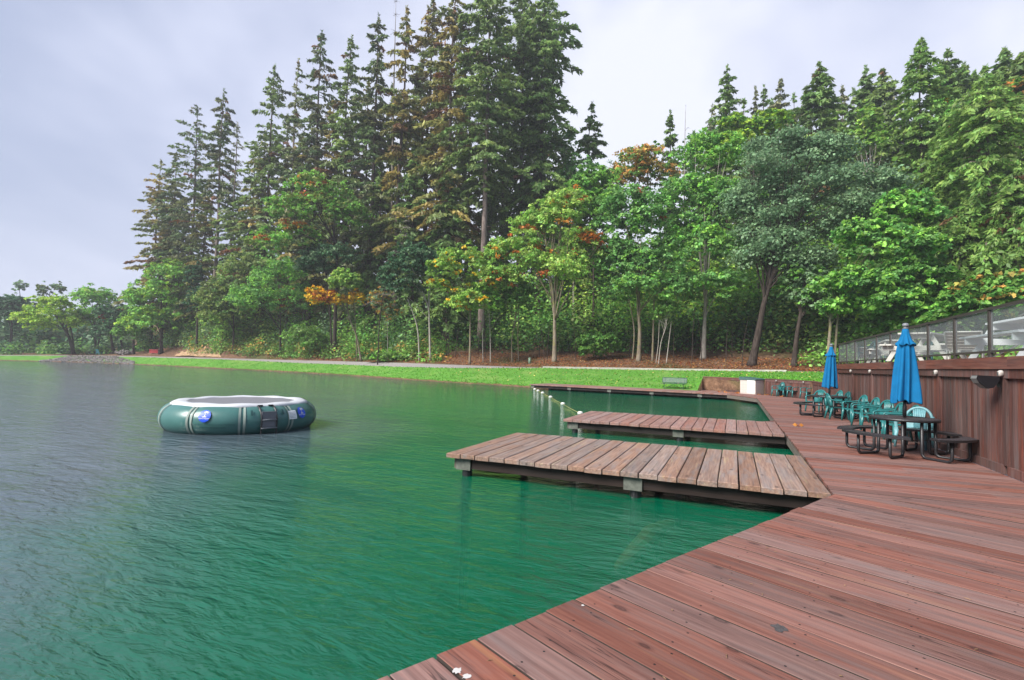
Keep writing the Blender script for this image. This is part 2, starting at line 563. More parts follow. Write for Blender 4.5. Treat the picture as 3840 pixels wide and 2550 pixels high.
M_LAWN = ground_mat('lawn_grass', [(.3, (.062,.168,.024)), (.5, (.092,.24,.034)), (.7, (.13,.285,.05))], 1.3, 12, (1,1,1), .6, .05, (.35, .50, .74, (.19,.29,.07)))
M_GRAVEL = ground_mat('gravel', [(.3, (.15,.14,.14)), (.5, (.27,.25,.24)), (.7, (.40,.38,.36))], 9, 8, (1,1,1), .6, .03)
M_MULCH = ground_mat('leaf_mulch', [(.3, (.055,.033,.020)), (.5, (.15,.085,.052)), (.68, (.28,.165,.10))], 3.0, 10, (1,1,1), .8, .08, (.12, .52, .70, (.045,.075,.018)))
M_SAND = ground_mat('bare_soil', [(.3, (.26,.16,.09)), (.6, (.42,.28,.17))], 1.5, 8, (1,1,1), .6, .08)
M_BED = ground_mat('lake_bed_silt', [(.3, (.01,.05,.02)), (.7, (.02,.09,.035))], .5)

def foliage_mat():
    m, t, b, l = mat_base('foliage')
    out = t.nodes['Material Output']
    at = nd(t, 'ShaderNodeAttribute', attribute_name='tint')
    g = nd(t, 'ShaderNodeNewGeometry')
    mr = nd(t, 'ShaderNodeMapRange', inp={'To Min': .55, 'To Max': 1.50})
    l(g.outputs['Random Per Island'], mr.inputs['Value'])
    hs = nd(t, 'ShaderNodeHueSaturation')
    l(at.outputs['Color'], hs.inputs['Color'])
    l(mr.outputs[0], hs.inputs['Value'])
    wn = nd(t, 'ShaderNodeTexWhiteNoise', noise_dimensions='1D')
    l(g.outputs['Random Per Island'], wn.inputs['W'])
    mh = nd(t, 'ShaderNodeMapRange', inp={'To Min': .478, 'To Max': .522})
    l(wn.outputs['Value'], mh.inputs['Value'])
    l(mh.outputs[0], hs.inputs['Hue'])
    b.inputs['Roughness'].default_value = .48
    b.inputs['Specular IOR Level'].default_value = .30
    l(hs.outputs[0], b.inputs['Base Color'])
    tr = nd(t, 'ShaderNodeBsdfTranslucent')
    l(hs.outputs[0], tr.inputs['Color'])
    mx = nd(t, 'ShaderNodeMixShader', inp={0: .42})
    l(b.outputs[0], mx.inputs[1]); l(tr.outputs[0], mx.inputs[2])
    l(mx.outputs[0], out.inputs[0])
    return m
M_LEAF = foliage_mat()
def bark(name, dark, light, sc=3, lichen=None):
    m, t, b, l = mat_base(name)
    c = nd(t, 'ShaderNodeTexCoord')
    mp = nd(t, 'ShaderNodeMapping', inp={'Scale': (sc*2, sc*2, sc*.5)})
    l(c.outputs['Object'], mp.inputs[0])
    n = nd(t, 'ShaderNodeTexNoise', inp={'Scale': 1.0, 'Detail': 8.0, 'Roughness': .65})
    l(mp.outputs[0], n.inputs['Vector'])
    r = ramp(t, [(.32, dark), (.68, light)])
    l(n.outputs['Fac'], r.inputs[0])
    last = r.outputs[0]
    if lichen:
        n2 = nd(t, 'ShaderNodeTexNoise', inp={'Scale': 2.2, 'Detail': 5.0})
        l(c.outputs['Object'], n2.inputs['Vector'])
        r2 = ramp(t, [(.52, (0,0,0)), (.62, (.8,)*3)])
        l(n2.outputs['Fac'], r2.inputs[0])
        mx = nd(t, 'ShaderNodeMixRGB', inp={'Color2': (*lichen, 1)})
        l(r2.outputs[0], mx.inputs['Fac']); l(last, mx.inputs['Color1'])
        last = mx.outputs[0]
    l(last, b.inputs['Base Color'])
    b.inputs['Roughness'].default_value = .95
    b.inputs['Specular IOR Level'].default_value = .1
    bp = nd(t, 'ShaderNodeBump', inp={'Strength': .8, 'Distance': .04})
    l(n.outputs['Fac'], bp.inputs['Height']); l(bp.outputs[0], b.inputs['Normal'])
    return m
B_FIR = bark('fir_bark', (.045,.032,.027), (.15,.11,.095), 2)
B_FIRW = bark('pale_fir_bark', (.10,.075,.065), (.25,.20,.175), 2)
B_MAPLE = bark('maple_bark', (.11,.085,.06), (.30,.25,.19), 4, (.20,.19,.07))
B_OAK = bark('oak_bark', (.020,.015,.013), (.085,.065,.055), 4)
B_PALE = bark('pale_bark', (.22,.19,.16), (.46,.42,.37), 5)
B_DEAD = bark('dead_wood', (.20,.17,.15), (.36,.32,.28), 4)

# ------------------------------------------------------------------ terrain: rows of real distances along the shore
WATER_Z = -.42
XS =   [-2600, -1400, -600,    0,  300,  508,  800, 1123, 1500, 1700, 1985, 2032, 2200, 2400, 2640, 2800, 2950, 3110, 3400, 3840, 4600, 6000]
DSH =  [ 120,  140,  150,  149,  139,  124,  98,   79,   58.5, 51.5, 45.5, 44.6, 43.6, 43.0, 42.6, 41.4, 40,  38.6, 38.6, 40,  44,   60]
ZSH =  [-.42, -.42, -.42, -.42, -.42, -.42, -.42, -.42, -.42, -.42, -.42, -.14, -.10, -.08, .80,  .90,  .95, .98, 1.0, 1.2, 1.5, 2]
DLAW = [ 127,  147,  157,  156,  147,  132,  106,  87,   66,   58.5, 56.5, 56.3, 56,   55.6, 55.2, 54.8, 54.4, 54, 52, 50,  54,   70]
YLAW = [None, None, None, 1333.5,1334.2,1339,1347, 1361.7,1376,1380.7,1380.5,1380, 1383, 1386.5,1390.5,1393,1394.6,1396, None, None, None, None]
ZLAW = [ 1, 1, 1, None, None, None, None, None, None, None, None, None, None, None, None, None, None, None, 1.6, 2.2, 3, 4]
XS_, DSH_, DLAW_ = np.array(XS, float), np.array(DSH, float), np.array(DLAW, float)
def z_at(x, y, D):
    return at_D(x, y, D)[2]
ZL_ = np.array([z if z is not None else z_at(x, y, D) for x, y, D, z in zip(XS, YLAW, DLAW, ZLAW)])
WP =   np.array([4, 4, 4, 4, 4, 4, 4, 4, 4, 4, 3.6, .5, .5, .5, .5, .5, .5, .5, .5, .5, .5, .5])          # path (left), kerb (right)
YPU =  [None, None, None, 1331.5,1332.4,1334.8,1342, 1351, 1360.5,1368,1377.5, None]
ZP_ = []
for i, x in enumerate(XS):
    ZP_.append(z_at(x, YPU[i], DLAW[i]+WP[i]) if i < len(YPU) and YPU[i] is not None else ZL_[i]+.04)
ZP_ = np.array(ZP_)
DP_ = DLAW_+WP
# the bank behind the path, and the hill above it
YB =   [None, None, None, 1328, 1328, 1322, 1262, 1290, 1312, 1318, 1326, 1327, 1329, 1331, 1334, 1338, 1342, 1345, None, None, None, None]
DB_ = DP_+np.array([12, 12, 12, 12, 12, 10, 12, 13, 13, 13, 12, 12, 12, 12, 12, 12, 12, 12, 12, 12, 12, 12])
ZB_ = np.array([z_at(x, y, D) if y is not None else zp+(1 if x < 0 else 3.5) for x, y, D, zp in zip(XS, YB, DB_, ZP_)])
HS_ = np.array([.1, .1, .1, .1, .12, .3, .9, 1.0, 1.0, 1.0, 1.0, 1.0, 1.0, 1.05, 1.1, 1.2, 1.3, 1.4, 1.5, 1.6, 1.6, 1.6])
ROWS_D = [DSH_-14, DSH_-2.5, DSH_, DLAW_, DP_, DP_+1.2, DB_, DB_+14, DB_+34, DB_+80, DB_+300]
ROWS_Z = [DSH_*0-2.6, DSH_*0-1.4, np.array(ZSH, float), ZL_, ZP_, ZP_+.12, ZB_, ZB_+5.5*HS_, ZB_+13*HS_, ZB_+22*HS_, ZB_+30*HS_]
XN = np.concatenate([np.arange(-2600, 1980, 40.), np.arange(1980, 3140, 10.), np.arange(3140, 6001, 40.)])
ROWS_D = [np.interp(XN, XS_, r) for r in ROWS_D]
ROWS_Z = [np.interp(XN, XS_, r) for r in ROWS_Z]
# on the right the ground ends against the back of the far dock, the fence, the shed and the low walls
EDGE = [(-15.6, 42.3, -.06), (-2.36, 40.32, -.04), (-2.27, 42.12, .97), (.55, 40.22, .97), (1.97, 38.82, .97), (4.26, 34.98, 1.0), (4.44, 27.6, 1.02)]
ex, ed, ez = [], [], []
for (xa, ya, za), (xb, yb, zb_) in zip(EDGE, EDGE[1:]):
    for i in range(40):
        q = (xa+(xb-xa)*i/40, ya+(yb-ya)*i/40, za+(zb_-za)*i/40)
        ex.append(px_of((q[0], q[1], 0))[0]); ed.append(math.hypot(q[0], q[1])); ez.append(q[2])
ex, ed, ez = (np.array(q) for q in (ex, ed, ez))
od = np.argsort(ex)
ex, ed, ez = ex[od], ed[od], ez[od]
for i, x in enumerate(XN):
    if x >= ex[0]:
        ROWS_D[2][i], ROWS_Z[2][i] = np.interp(x, ex, ed), np.interp(x, ex, ez)
        ROWS_D[1][i], ROWS_D[0][i] = ROWS_D[2][i]-.05, ROWS_D[2][i]-.10
XS_, DSH_, DLAW_, DP_ = XN, ROWS_D[2], ROWS_D[3], ROWS_D[4]
def row(x, k):
    return np.interp(x, XS_, ROWS_D[k]), np.interp(x, XS_, ROWS_Z[k])
def terr(x, D):
    ds, zs = zip(*[row(x, k) for k in range(2, len(ROWS_D))])
    return float(np.interp(D, ds, zs))
_nz = np.random.RandomState(3)
_ph = _nz.rand(12, 4)
def wob(X, Y, s=1.0):
    r = 0
    for i in range(12):
        k = .25*1.33**i
        a = _ph[i, 0]*6.28
        r = r + math.sin((X*math.cos(a)+Y*math.sin(a))*k+_ph[i, 1]*6.28)/(1+i*.8)
    return r*s*.25
def strip(name, mat, k0, k1, nsub, x0, x1, nx, amp=0, kind='structure', lift=0, parent=None):
    xs = [x0+(x1-x0)*i/nx for i in range(nx+1)]
    v, f = [], []
    for x in xs:
        h = hdir(x)
        for k in range(k0, k1):
            (d0, z0), (d1, z1) = row(x, k), row(x, k+1)
            m = nsub[k-k0]
            for j in range(m+(1 if k == k1-1 else 0)):
                t = j/m
                D, Z = d0+(d1-d0)*t, z0+(z1-z0)*t
                edge = (k == k0 and j == 0) or (k == k1-1 and j == m)
                X, Y = h[0]*D, h[1]*D
                w = 0 if edge else amp*wob(X, Y)
                v.append((X, Y, Z+w+lift))
    n = len(v)//len(xs)
    for i in range(nx):
        for j in range(n-1):
            a = i*n+j
            f.append((a, a+1, a+n+1, a+n))
    f = [q[::-1] for q in f]
    me = bpy.data.meshes.new(name)
    me.from_pydata(v, [], f)
    me.polygons.foreach_set('use_smooth', [True]*len(f))
    me.materials.append(mat)
    me.update()
    o = link(name, me, parent)
    o['kind'] = kind
    return o
strip('lake_bank', M_MULCH, 0, 2, [2, 2], -2600, 3110, 300)
strip('lawn', M_LAWN, 2, 3, [8], -2600, 4600, 480, .10)
strip('gravel_path', M_GRAVEL, 3, 4, [4], -2600, 2032, 150, .03)
strip('forest_floor', M_MULCH, 4, 10, [2, 8, 8, 8, 6, 3], -2600, 6000, 220, .28)
strip('lawn_verge', M_LAWN, 3, 4, [1], 2032, 4600, 40, 0, lift=-.02)
# a thin line of wet mud where the grass meets the water
mv, mf = [], []
for i in range(700):
    x = -600+2590*i/699
    D, Z = row(x, 2)
    h = hdir(x)
    g0 = .5+.5*math.sin(i*.37)+.4*math.sin(i*1.13)
    sl = (row(x, 3)[1]-Z)/(row(x, 3)[0]-D)
    for d in (-.5, .05, .22+.22*max(0, g0)):
        mv.append((h[0]*(D+d), h[1]*(D+d), Z+max(-.1, d*sl)+(.06 if d > 0 else 0)+.0))
for i in range(699):
    for j in range(2):
        a = i*3+j
        mf.append((a+3, a+4, a+1, a))
mm = MB()
mm.v, mm.f = mv, mf
mo = mm.build('muddy_shore', M_MULCH)
mo['kind'] = 'structure'
# bare sandy cut in the bank, a sheet of soil lying on the slope
def bank_patch(name, mat, x0, x1, t0, t1, lift, amp, parent=None):
    v, f, nx, ny = [], [], 30, 8
    for i in range(nx+1):
        x = x0+(x1-x0)*i/nx
        e = math.sin(math.pi*i/nx)**.5
        for j in range(ny+1):
            t = t0+(t1-t0)*j/ny*e*(1+.25*math.sin(i*1.7))
            (d0, z0), (d1, z1) = row(x, 5), row(x, 6)
            D = d0+(d1-d0)*t
            h = hdir(x)
            X, Y = h[0]*D, h[1]*D
            v.append((X, Y, z0+(z1-z0)*t+lift+amp*wob(X*2, Y*2)))
    for i in range(nx):
        for j in range(ny):
            a = i*(ny+1)+j
            f.append((a+ny+1, a+ny+2, a+1, a))
    me = bpy.data.meshes.new(name)
    me.from_pydata(v, [], f)
    me.materials.append(mat)
    o = link(name, me)
    o['kind'] = 'structure'
bank_patch('bare_soil', M_SAND, 655, 830, -.05, .40, .30, .25)

wv = MB()
NX, NY = 40, 40
wv.v = [(-420+450*i/NX, -70+330*j/NY, 0) for i in range(NX+1) for j in range(NY+1)]
wv.f = [(i*(NY+1)+j, (i+1)*(NY+1)+j, (i+1)*(NY+1)+j+1, i*(NY+1)+j+1) for i in range(NX) for j in range(NY)]
w_o = wv.build('lake_water', M_WATER, loc=(0, 0, WATER_Z))
w_o['kind'] = 'structure'
bed = MB().box(-420, 30, -70, 260, -3.2, -2.8).build('lake_bed', M_BED)
bed['kind'] = 'structure'

# ------------------------------------------------------------------ the deck: near boards run askew, the others straight across
ANG = R_(-26.28)
pd = (math.cos(ANG), math.sin(ANG))
pe = (-math.sin(ANG), math.cos(ANG))
A = (1.25, 8.20)
DE = 1.25            # water edge of the straight deck
WX = 4.17            # face of the tall wall
PW = .286
deck = thing('deck', None, None)
deck['kind'] = 'structure'
def plank_from(poly, ang, z0, z1, mat, parent, name='plank', ch=.003, jit=.0025):
    poly = clean(poly)
    if len(poly) < 3:
        return None
    a = sum(poly[i][0]*poly[(i+1) % len(poly)][1]-poly[(i+1) % len(poly)][0]*poly[i][1] for i in range(len(poly)))/2
    if a < 0:
        poly, a = poly[::-1], -a
    if a < .01:
        return None
    cx, cy = sum(p[0] for p in poly)/len(poly), sum(p[1] for p in poly)/len(poly)
    # the board's own centre line
    c, s = math.cos(-ang), math.sin(-ang)
    loc = [((p[0]-cx)*c-(p[1]-cy)*s, (p[0]-cx)*s+(p[1]-cy)*c) for p in poly]
    ym = (min(p[1] for p in loc)+max(p[1] for p in loc))/2
    loc = [(p[0], p[1]-ym) for p in loc]
    cx, cy = cx-math.sin(ang)*ym, cy+math.cos(ang)*ym
    me = MB().prism(loc, z0, z1, ch).mesh(name, mat)
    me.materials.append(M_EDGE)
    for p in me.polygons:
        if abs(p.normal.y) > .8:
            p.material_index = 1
    return link(name, me, parent, (cx, cy, rnd.uniform(-jit, jit)), ang)
for k in range(-44, 7):
    s0, s1 = k*PW+rnd.choice((.006, .008, .011)), (k+1)*PW-rnd.choice((.006, .009, .012))
    t0, t1 = rnd.uniform(-.014, .014), 12
    P = [(A[0]+pe[0]*s+pd[0]*t, A[1]+pe[1]*s+pd[1]*t) for s, t in ((s0, t0), (s0, t1), (s1, t1), (s1, t0))]
    P = clip(P, 0, 1, 8.196)
    if P:
        P = clip(P, 1, 0, WX-.003)
    if P and max(p[1] for p in P) > -6:
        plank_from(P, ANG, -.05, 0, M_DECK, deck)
y = 8.204
while y < 33.6:
    y1 = y+PW
    P = [(DE+rnd.uniform(-.012, .012), y), (WX-.003, y), (WX-.003, y1-.016), (DE+rnd.uniform(-.012, .012), y1-rnd.choice((.014, .018, .022)))]
    if rnd.random() < .4:                              # a butt joint
        xm = rnd.choice((2.1, 2.7, 3.3))
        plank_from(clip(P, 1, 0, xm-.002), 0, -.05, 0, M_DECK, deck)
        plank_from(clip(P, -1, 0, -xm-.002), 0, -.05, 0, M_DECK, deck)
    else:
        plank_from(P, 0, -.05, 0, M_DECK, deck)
    y = y1
FAR = [(1.25, y), (4.55, y), (4.2, 34.6), (2.0, 37.8), (2.0, 39.3), (.4, 41.3), (-.42, 36.87), (1.25, 33.6)]
HULL = [(1.25, 33.6), (1.27, y), (4.6, y), (4.2, 34.9), (2.1, 38.0), (1.9, 39.4), (.35, 41.4), (-2.0, 42.0), (-.42, 36.87)]
while y < 42:
    y1 = y+PW
    lx = DE if y < 33.6 else DE-(y-33.6)*(1.67/3.27)
    lx1 = DE if y1 < 33.6 else DE-(y1-33.6)*(1.67/3.27)
    if y >= 36.87:
        lx, lx1 = -.40+(y-36.87)*.15, -.40+(y1-36.87)*.15
    if y > 40.0:
        lx = lx1 = -2.25
    rx = 4.9 if y < 33.6 else 4.9-(y-33.6)*.70
    rx1 = 4.9 if y1 < 33.6 else 4.9-(y1-33.6)*.70
    if rx-lx > .4:
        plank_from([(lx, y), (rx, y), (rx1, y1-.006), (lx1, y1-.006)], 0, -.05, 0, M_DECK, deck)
    y = y1
# rim joists and bearers under the deck
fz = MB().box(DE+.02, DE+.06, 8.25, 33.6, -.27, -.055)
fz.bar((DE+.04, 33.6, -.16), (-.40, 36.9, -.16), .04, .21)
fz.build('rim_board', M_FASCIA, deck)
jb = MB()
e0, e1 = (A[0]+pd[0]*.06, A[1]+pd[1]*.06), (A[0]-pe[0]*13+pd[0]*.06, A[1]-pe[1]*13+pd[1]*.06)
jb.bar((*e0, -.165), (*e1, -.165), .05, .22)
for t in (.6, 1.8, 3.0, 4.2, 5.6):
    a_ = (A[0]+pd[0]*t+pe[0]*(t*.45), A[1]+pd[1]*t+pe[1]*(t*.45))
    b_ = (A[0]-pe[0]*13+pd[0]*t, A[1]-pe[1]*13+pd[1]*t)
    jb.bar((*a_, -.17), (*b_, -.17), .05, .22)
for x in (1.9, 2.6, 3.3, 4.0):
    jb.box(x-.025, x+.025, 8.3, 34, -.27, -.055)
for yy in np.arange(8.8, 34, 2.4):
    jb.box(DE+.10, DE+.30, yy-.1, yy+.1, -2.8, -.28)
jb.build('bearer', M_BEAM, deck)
# a splash of old white paint and a black scuff on the near boards
def stain(cx, cy, r, seed, mat, sx=1.0):
    g = random.Random(seed)
    pts = [(cx+math.cos(a)*r*sx*g.uniform(.4, 1), cy+math.sin(a)*r*g.uniform(.4, 1), .0042) for a in [i*2*math.pi/14 for i in range(14)]]
    m = MB()
    m.add(pts, [tuple(range(14))])
    return m.build('paint_stain', mat, deck)
stain(-1.346, 2.481, .040, 3, M_PAINTW, .8)
stain(-1.280, 2.457, .034, 5, M_PAINTW, .9)
stain(-0.944, 3.509, .016, 6, M_PAINTW, .9)
M_SCUFF = plain('dark_scuff', (.060,.052,.052), .9, 0, .5, 40)
stain(0.278, 3.783, .075, 9, M_SCUFF, .9)
g = random.Random(77)
nm = MB()
for i in range(150):                                    # fir needles and crumbs of bark blown over the boards
    t, s = g.uniform(.1, 5.5), -g.uniform(-1.2, 6.4)
    x, y = A[0]+pe[0]*s+pd[0]*t, A[1]+pe[1]*s+pd[1]*t
    if y > 8.1 or x > 4.0:
        continue
    a, l = g.uniform(0, 3.14), g.uniform(.012, .05)
    w = .0022 if l > .02 else .005
    ca, sa = math.cos(a), math.sin(a)
    nm.add([(x-ca*l/2-sa*w, y-sa*l/2+ca*w, .006), (x-ca*l/2+sa*w, y-sa*l/2-ca*w, .006), (x+ca*l/2+sa*w, y+sa*l/2-ca*w, .006), (x+ca*l/2-sa*w, y+sa*l/2+ca*w, .006), (x, y, .010)],
           [(0, 1, 4), (1, 2, 4), (2, 3, 4), (3, 0, 4)])
tag(nm.build('needle_debris', plain('dry_needles', (.20,.12,.06), .9, 0, .5, 3)), 'dry needles and crumbs scattered on the near deck boards', None, None, 'stuff')

# ------------------------------------------------------------------ swimming docks
def make_dock(name, label, x0, x1, y0, y1, mat, ang=0, org=None, pw=PW, plates=(), group='swimming docks off the deck', tri=True):
    t = thing(name, label, 'dock', org or ((x0+x1)/2, (y0+y1)/2, 0), ang, group)
    ox, oy = ((x0+x1)/2, (y0+y1)/2) if org is None else (0, 0)
    n = int(round((x1-x0)/pw))
    base = []
    for q in range(3):
        g = random.Random(q)
        h = pw/2-(.006, .008, .010)[q]
        base.append(MB().prism([(-h, y0-oy), (h, y0-oy), (h, y1-oy), (-h, y1-oy)], -.078, -.002, .009).mesh('plank', mat))
    for i in range(n):
        o = link('plank', base[i % 3], t, (x0-ox+(i+.5)*(x1-x0)/n, rnd.uniform(-.018, .018), rnd.uniform(-.004, .003)), rnd.uniform(-.0025, .0025))
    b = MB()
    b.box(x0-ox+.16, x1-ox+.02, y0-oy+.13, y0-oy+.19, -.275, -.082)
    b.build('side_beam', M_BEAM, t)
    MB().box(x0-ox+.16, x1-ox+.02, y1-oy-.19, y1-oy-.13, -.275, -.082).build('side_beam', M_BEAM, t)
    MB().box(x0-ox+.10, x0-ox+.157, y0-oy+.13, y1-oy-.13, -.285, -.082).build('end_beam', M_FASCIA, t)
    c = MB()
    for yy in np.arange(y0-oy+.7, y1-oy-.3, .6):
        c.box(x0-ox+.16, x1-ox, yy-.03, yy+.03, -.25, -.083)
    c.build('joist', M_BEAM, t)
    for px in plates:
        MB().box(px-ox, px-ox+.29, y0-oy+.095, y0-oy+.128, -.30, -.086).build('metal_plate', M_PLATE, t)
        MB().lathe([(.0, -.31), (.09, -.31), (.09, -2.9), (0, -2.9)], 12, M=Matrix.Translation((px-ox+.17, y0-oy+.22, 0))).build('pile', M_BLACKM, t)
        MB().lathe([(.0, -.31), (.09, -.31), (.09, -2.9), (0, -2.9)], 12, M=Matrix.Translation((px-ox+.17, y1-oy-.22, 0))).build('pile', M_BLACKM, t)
    return t
make_dock('swimming_dock', 'nearest wooden dock with wide weathered brown planks over the green water', -4.79, 1.22, 8.17, 11.46, M_DOCK, plates=(-4.64, -1.60))
make_dock('swimming_dock', 'reddish wooden dock between the nearest dock and the far shoreline dock', -4.79, 1.22, 15.1, 18.42, M_DOCK2, plates=(-4.64, -1.58))
# long far dock along the lawn
fa, fb = Vector((-15.35, 39.1)), Vector((-.42, 36.87))
fang = math.atan2(fb.y-fa.y, fb.x-fa.x)
fl = (fb-fa).length
make_dock('shoreline_dock', 'long low dock running along the foot of the lawn', 0, fl, 0, 3.25, M_DOCK2, fang, (fa.x, fa.y, 0),
          plates=[.12, 3.4, 6.7, 9.9, 13.2], group=None)
# corner brace of the deck beside the reddish dock
MB().prism([(.86, 18.46), (1.24, 18.46), (1.24, 19.0)], -.075, -.004, .005).build('corner_board', M_CAP, deck)

# ------------------------------------------------------------------ tall retaining wall with its upper terrace
wall = thing('retaining_wall', 'tall dark red timber board wall beside the deck carrying the glass railing', 'wall', (WX, 10, 0))
Y0, Y1 = -4.0, 27.5
POSTS = [11.22+3.03*i for i in range(-5, 6)]
yy = Y0
bw = .138
bmesh_ = [MB().prism([(.045, -h), (.075, -h), (.075, h), (.045, h)], .12, 1.70).mesh('board', M_WALL) for h in (bw/2-.003, bw/2-.0045)]
k = 0
while yy < Y1-.05:
    link('board', bmesh_[k % 2], wall, (rnd.uniform(-.004, .004), yy+bw/2-10, 0))
    yy += bw
    k += 1
for p in POSTS:
    MB().box(-.005, .044, p-.055-10, p+.055-10, .152, 1.612).build('post', M_WALL, wall)
for i, p in enumerate(POSTS[:-1]):
    a, b = p+.058, POSTS[i+1]-.058
    MB().box(.0, .04, a-10, b-10, .002, .15).build('base_board', M_WALL, wall)
seams = [Y0, 3.2, 9.0, 11.0, 14.9, 19.1, 23.3, Y1]
for a, b in zip(seams, seams[1:]):
    MB().box(-.012, .04, a-10+.002, b-10-.002, 1.615, 1.765).build('trim_board', M_WALL, wall)
    MB().box(-.04, .26, a-10+.002, b-10-.002, 1.770, 1.975).build('cap_board', M_CAP, wall)
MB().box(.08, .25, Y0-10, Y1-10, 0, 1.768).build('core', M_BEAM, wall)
terrace = MB().box(WX+.265, 16, -4, 27.5, 0, 1.985).build('terrace', M_TILE)
terrace['kind'] = 'structure'
for dx, dz, nm in ((7.0, .16, 'terrace_step'), (8.2, .32, 'terrace_step')):
    o = MB().box(WX+dx, 15.9, -3.9, 27.3, 1.99, 1.985+dz).build(nm, M_BRICK)
    o['kind'] = 'structure'

# glass railing
rail = thing('glass_railing', 'brown metal railing with clear glass panes on top of the timber wall', 'railing', (WX+.08, 10, 1.98))
rp = [11.92+1.607*i for i in range(-9, 10)]
RZ = .885
post_me = MB().box(-.025, .025, -.04, .04, 0, RZ-.03).mesh('post', M_RAIL)
for p in rp:
    link('post', post_me, rail, (0, p-10, 0))
    MB().box(-.06, .06, p-10-.06, p-10+.06, 0, .012).build('base_plate', M_RAIL, rail)
MB().box(-.035, .035, rp[0]-10-.1, rp[-1]-10+.1, RZ-.028, RZ+.02).build('top_rail', M_RAIL, rail)
for a, b in zip(rp, rp[1:]):
    MB().box(-.02, .02, a-10+.042, b-10-.042, .085, .125).build('bottom_rail', M_RAIL, rail)
    MB().box(-.004, .004, a-10+.05, b-10-.05, .128, RZ-.03).build('glass_pane', M_GLASS, rail)

# wall lamps
def make_lamp(name, label):
    t = thing(name, label, 'lamp', (0,0,0), 0, 'small lamps on the wall posts')
    s = MB()
    s.lathe([(0, .0), (.036, .0), (.042, .015), (.040, .045), (.028, .06), (0, .064)], 14, M=Matrix.Translation((0, 0, 0)) @ Matrix.Rotation(-math.pi/2, 4, 'Y'))
    s.box(-.066, 0, -.034, .034, -.06, .02)
    s.build('shell', M_LIGHT, t, True)
    MB().box(-.072, -.064, -.026, .026, -.052, .006).build('lens', M_LENS, t)
    return t
lamps = [(11.22, 'white wall lamp beside the black loudspeaker'), (14.25, 'white wall lamp just right of the nearer blue umbrella'),
         (20.31, 'white wall lamp between the umbrellas, second from the far end of the tall wall'), (23.34, 'white wall lamp nearest the far blue umbrella')]
lp0 = make_lamp('wall_lamp', lamps[0][1])
lp0.location = (WX-.014, lamps[0][0], 1.71)
for yv, lb in lamps[1:]:
    dup(lp0, (WX-.014, yv, 1.71), 0, lb)

# loudspeaker on its bracket
sp = thing('loudspeaker', 'black wedge shaped loudspeaker with grey grille fixed to the timber wall', 'speaker', (WX-.02, 11.36, 1.55))
m = MB()
prof = [(-.13, -.02), (-.17, .05), (-.15, .105), (.13, .095), (.14, .03), (.06, -.10), (-.02, -.12)]
def spk(px, y0, y1, sh):
    n = len(px)
    v = [(x-.17, y0, z) for x, z in px]+[((x*sh)-.17, y1, z*sh) for x, z in px]
    return v, [tuple(range(n)), tuple(range(2*n-1, n-1, -1))]+[(i, n+i, n+(i+1) % n, (i+1) % n) for i in range(n)]
m.add(*spk(prof, -.13, .13, .96))
m.build('shell', M_SPK, sp)
g = MB()
g.add([(-.302, -.128, -.028), (-.342, -.128, .048), (-.325, -.12, .098), (-.325, .12, .094), (-.338, .124, .046), (-.300, .124, -.03), (-.20, .118, -.118), (-.20, -.126, -.122)], [(0, 1, 4, 5), (1, 2, 3, 4), (0, 5, 6, 7)])
g.build('grille', M_GRILLE, sp)
br = MB()
br.box(-.006, .004, -.06, .06, -.09, .09)
br.tube([(-.16, 0, 0), (0, 0, 0)], .03, 8)
br.build('bracket', M_BLACKM, sp)

# low boundary walls at the end of the deck
def low_wall(name, label, pts, h, side=1):
    t = thing(name, label, 'wall', (*pts[0], 0))
    o = Vector((*pts[0], 0))
    for a, b in zip(pts, pts[1:]):
        a, b = Vector((*a, 0))-o, Vector((*b, 0))-o
        d = (b-a)
        Ln = d.length
        ang = math.atan2(d.y, d.x)
        M = Matrix.Translation(a) @ Matrix.Rotation(ang, 4, 'Z')
        n = max(2, int(Ln/.14))
        for i in range(n):
            x0, x1 = i*Ln/n+.002, (i+1)*Ln/n-.002
            o2 = MB().box(-(x1-x0)/2, (x1-x0)/2, -.012, .012, .10, h-.13).build('board', M_WALL, t)
            o2.matrix_local = M @ Matrix.Translation(((x0+x1)/2, .03+rnd.uniform(-.002, .002), 0))
        for (z0, z1, y0, y1, nm, mt) in ((0.002, .13, -.01, .016, 'base_board', M_WALL), (h-.20, h-.06, -.01, .016, 'trim_board', M_WALL), (h-.057, h, -.03, .12, 'cap_board', M_CAP if side > 0 else M_WALL)):
            o2 = MB().box(.002, Ln-.002, y0, y1, z0, z1).build(nm, mt, t)
            o2.matrix_local = M
        k = max(1, int(Ln/2.4))
        for i in range(k+1):
            x = i*Ln/k
            o2 = MB().box(-.045, .045, -.014, .014, .132, h-.202).build('post', M_WALL, t)
            o2.matrix_local = M @ Matrix.Translation((min(max(x, .05), Ln-.05), .002, 0))
        o2 = MB().box(.01, Ln-.01, .045, .11, 0, h-.06).build('core', M_BEAM, t)
        o2.matrix_local = M
    return t
low_wall('boundary_wall', 'low dark timber wall behind the row of four chairs at the far deck end', [(1.95, 38.75), (4.22, 34.9), (WX+.1, 27.55)][::1], 1.08, -1)
low_wall('timber_fence', 'low dark timber screen between the park bench and the beige shed', [(-2.2, 42.1), (.52, 40.2)], 1.04, 1)
MB().box(-.28, .0, -.02, .10, 0, .30).build('end_step', M_CAP, bpy.data.objects['timber_fence'])
for i, (x, yv, lb) in enumerate(((2.55, 37.62, 'small white lamp on the low wall above the left chairs'), (3.86, 35.42, 'small white lamp on the low wall right of the four chairs'))):
    dup(lp0, (x, yv, .98), R_(30), lb, 'small lamps on the wall posts')

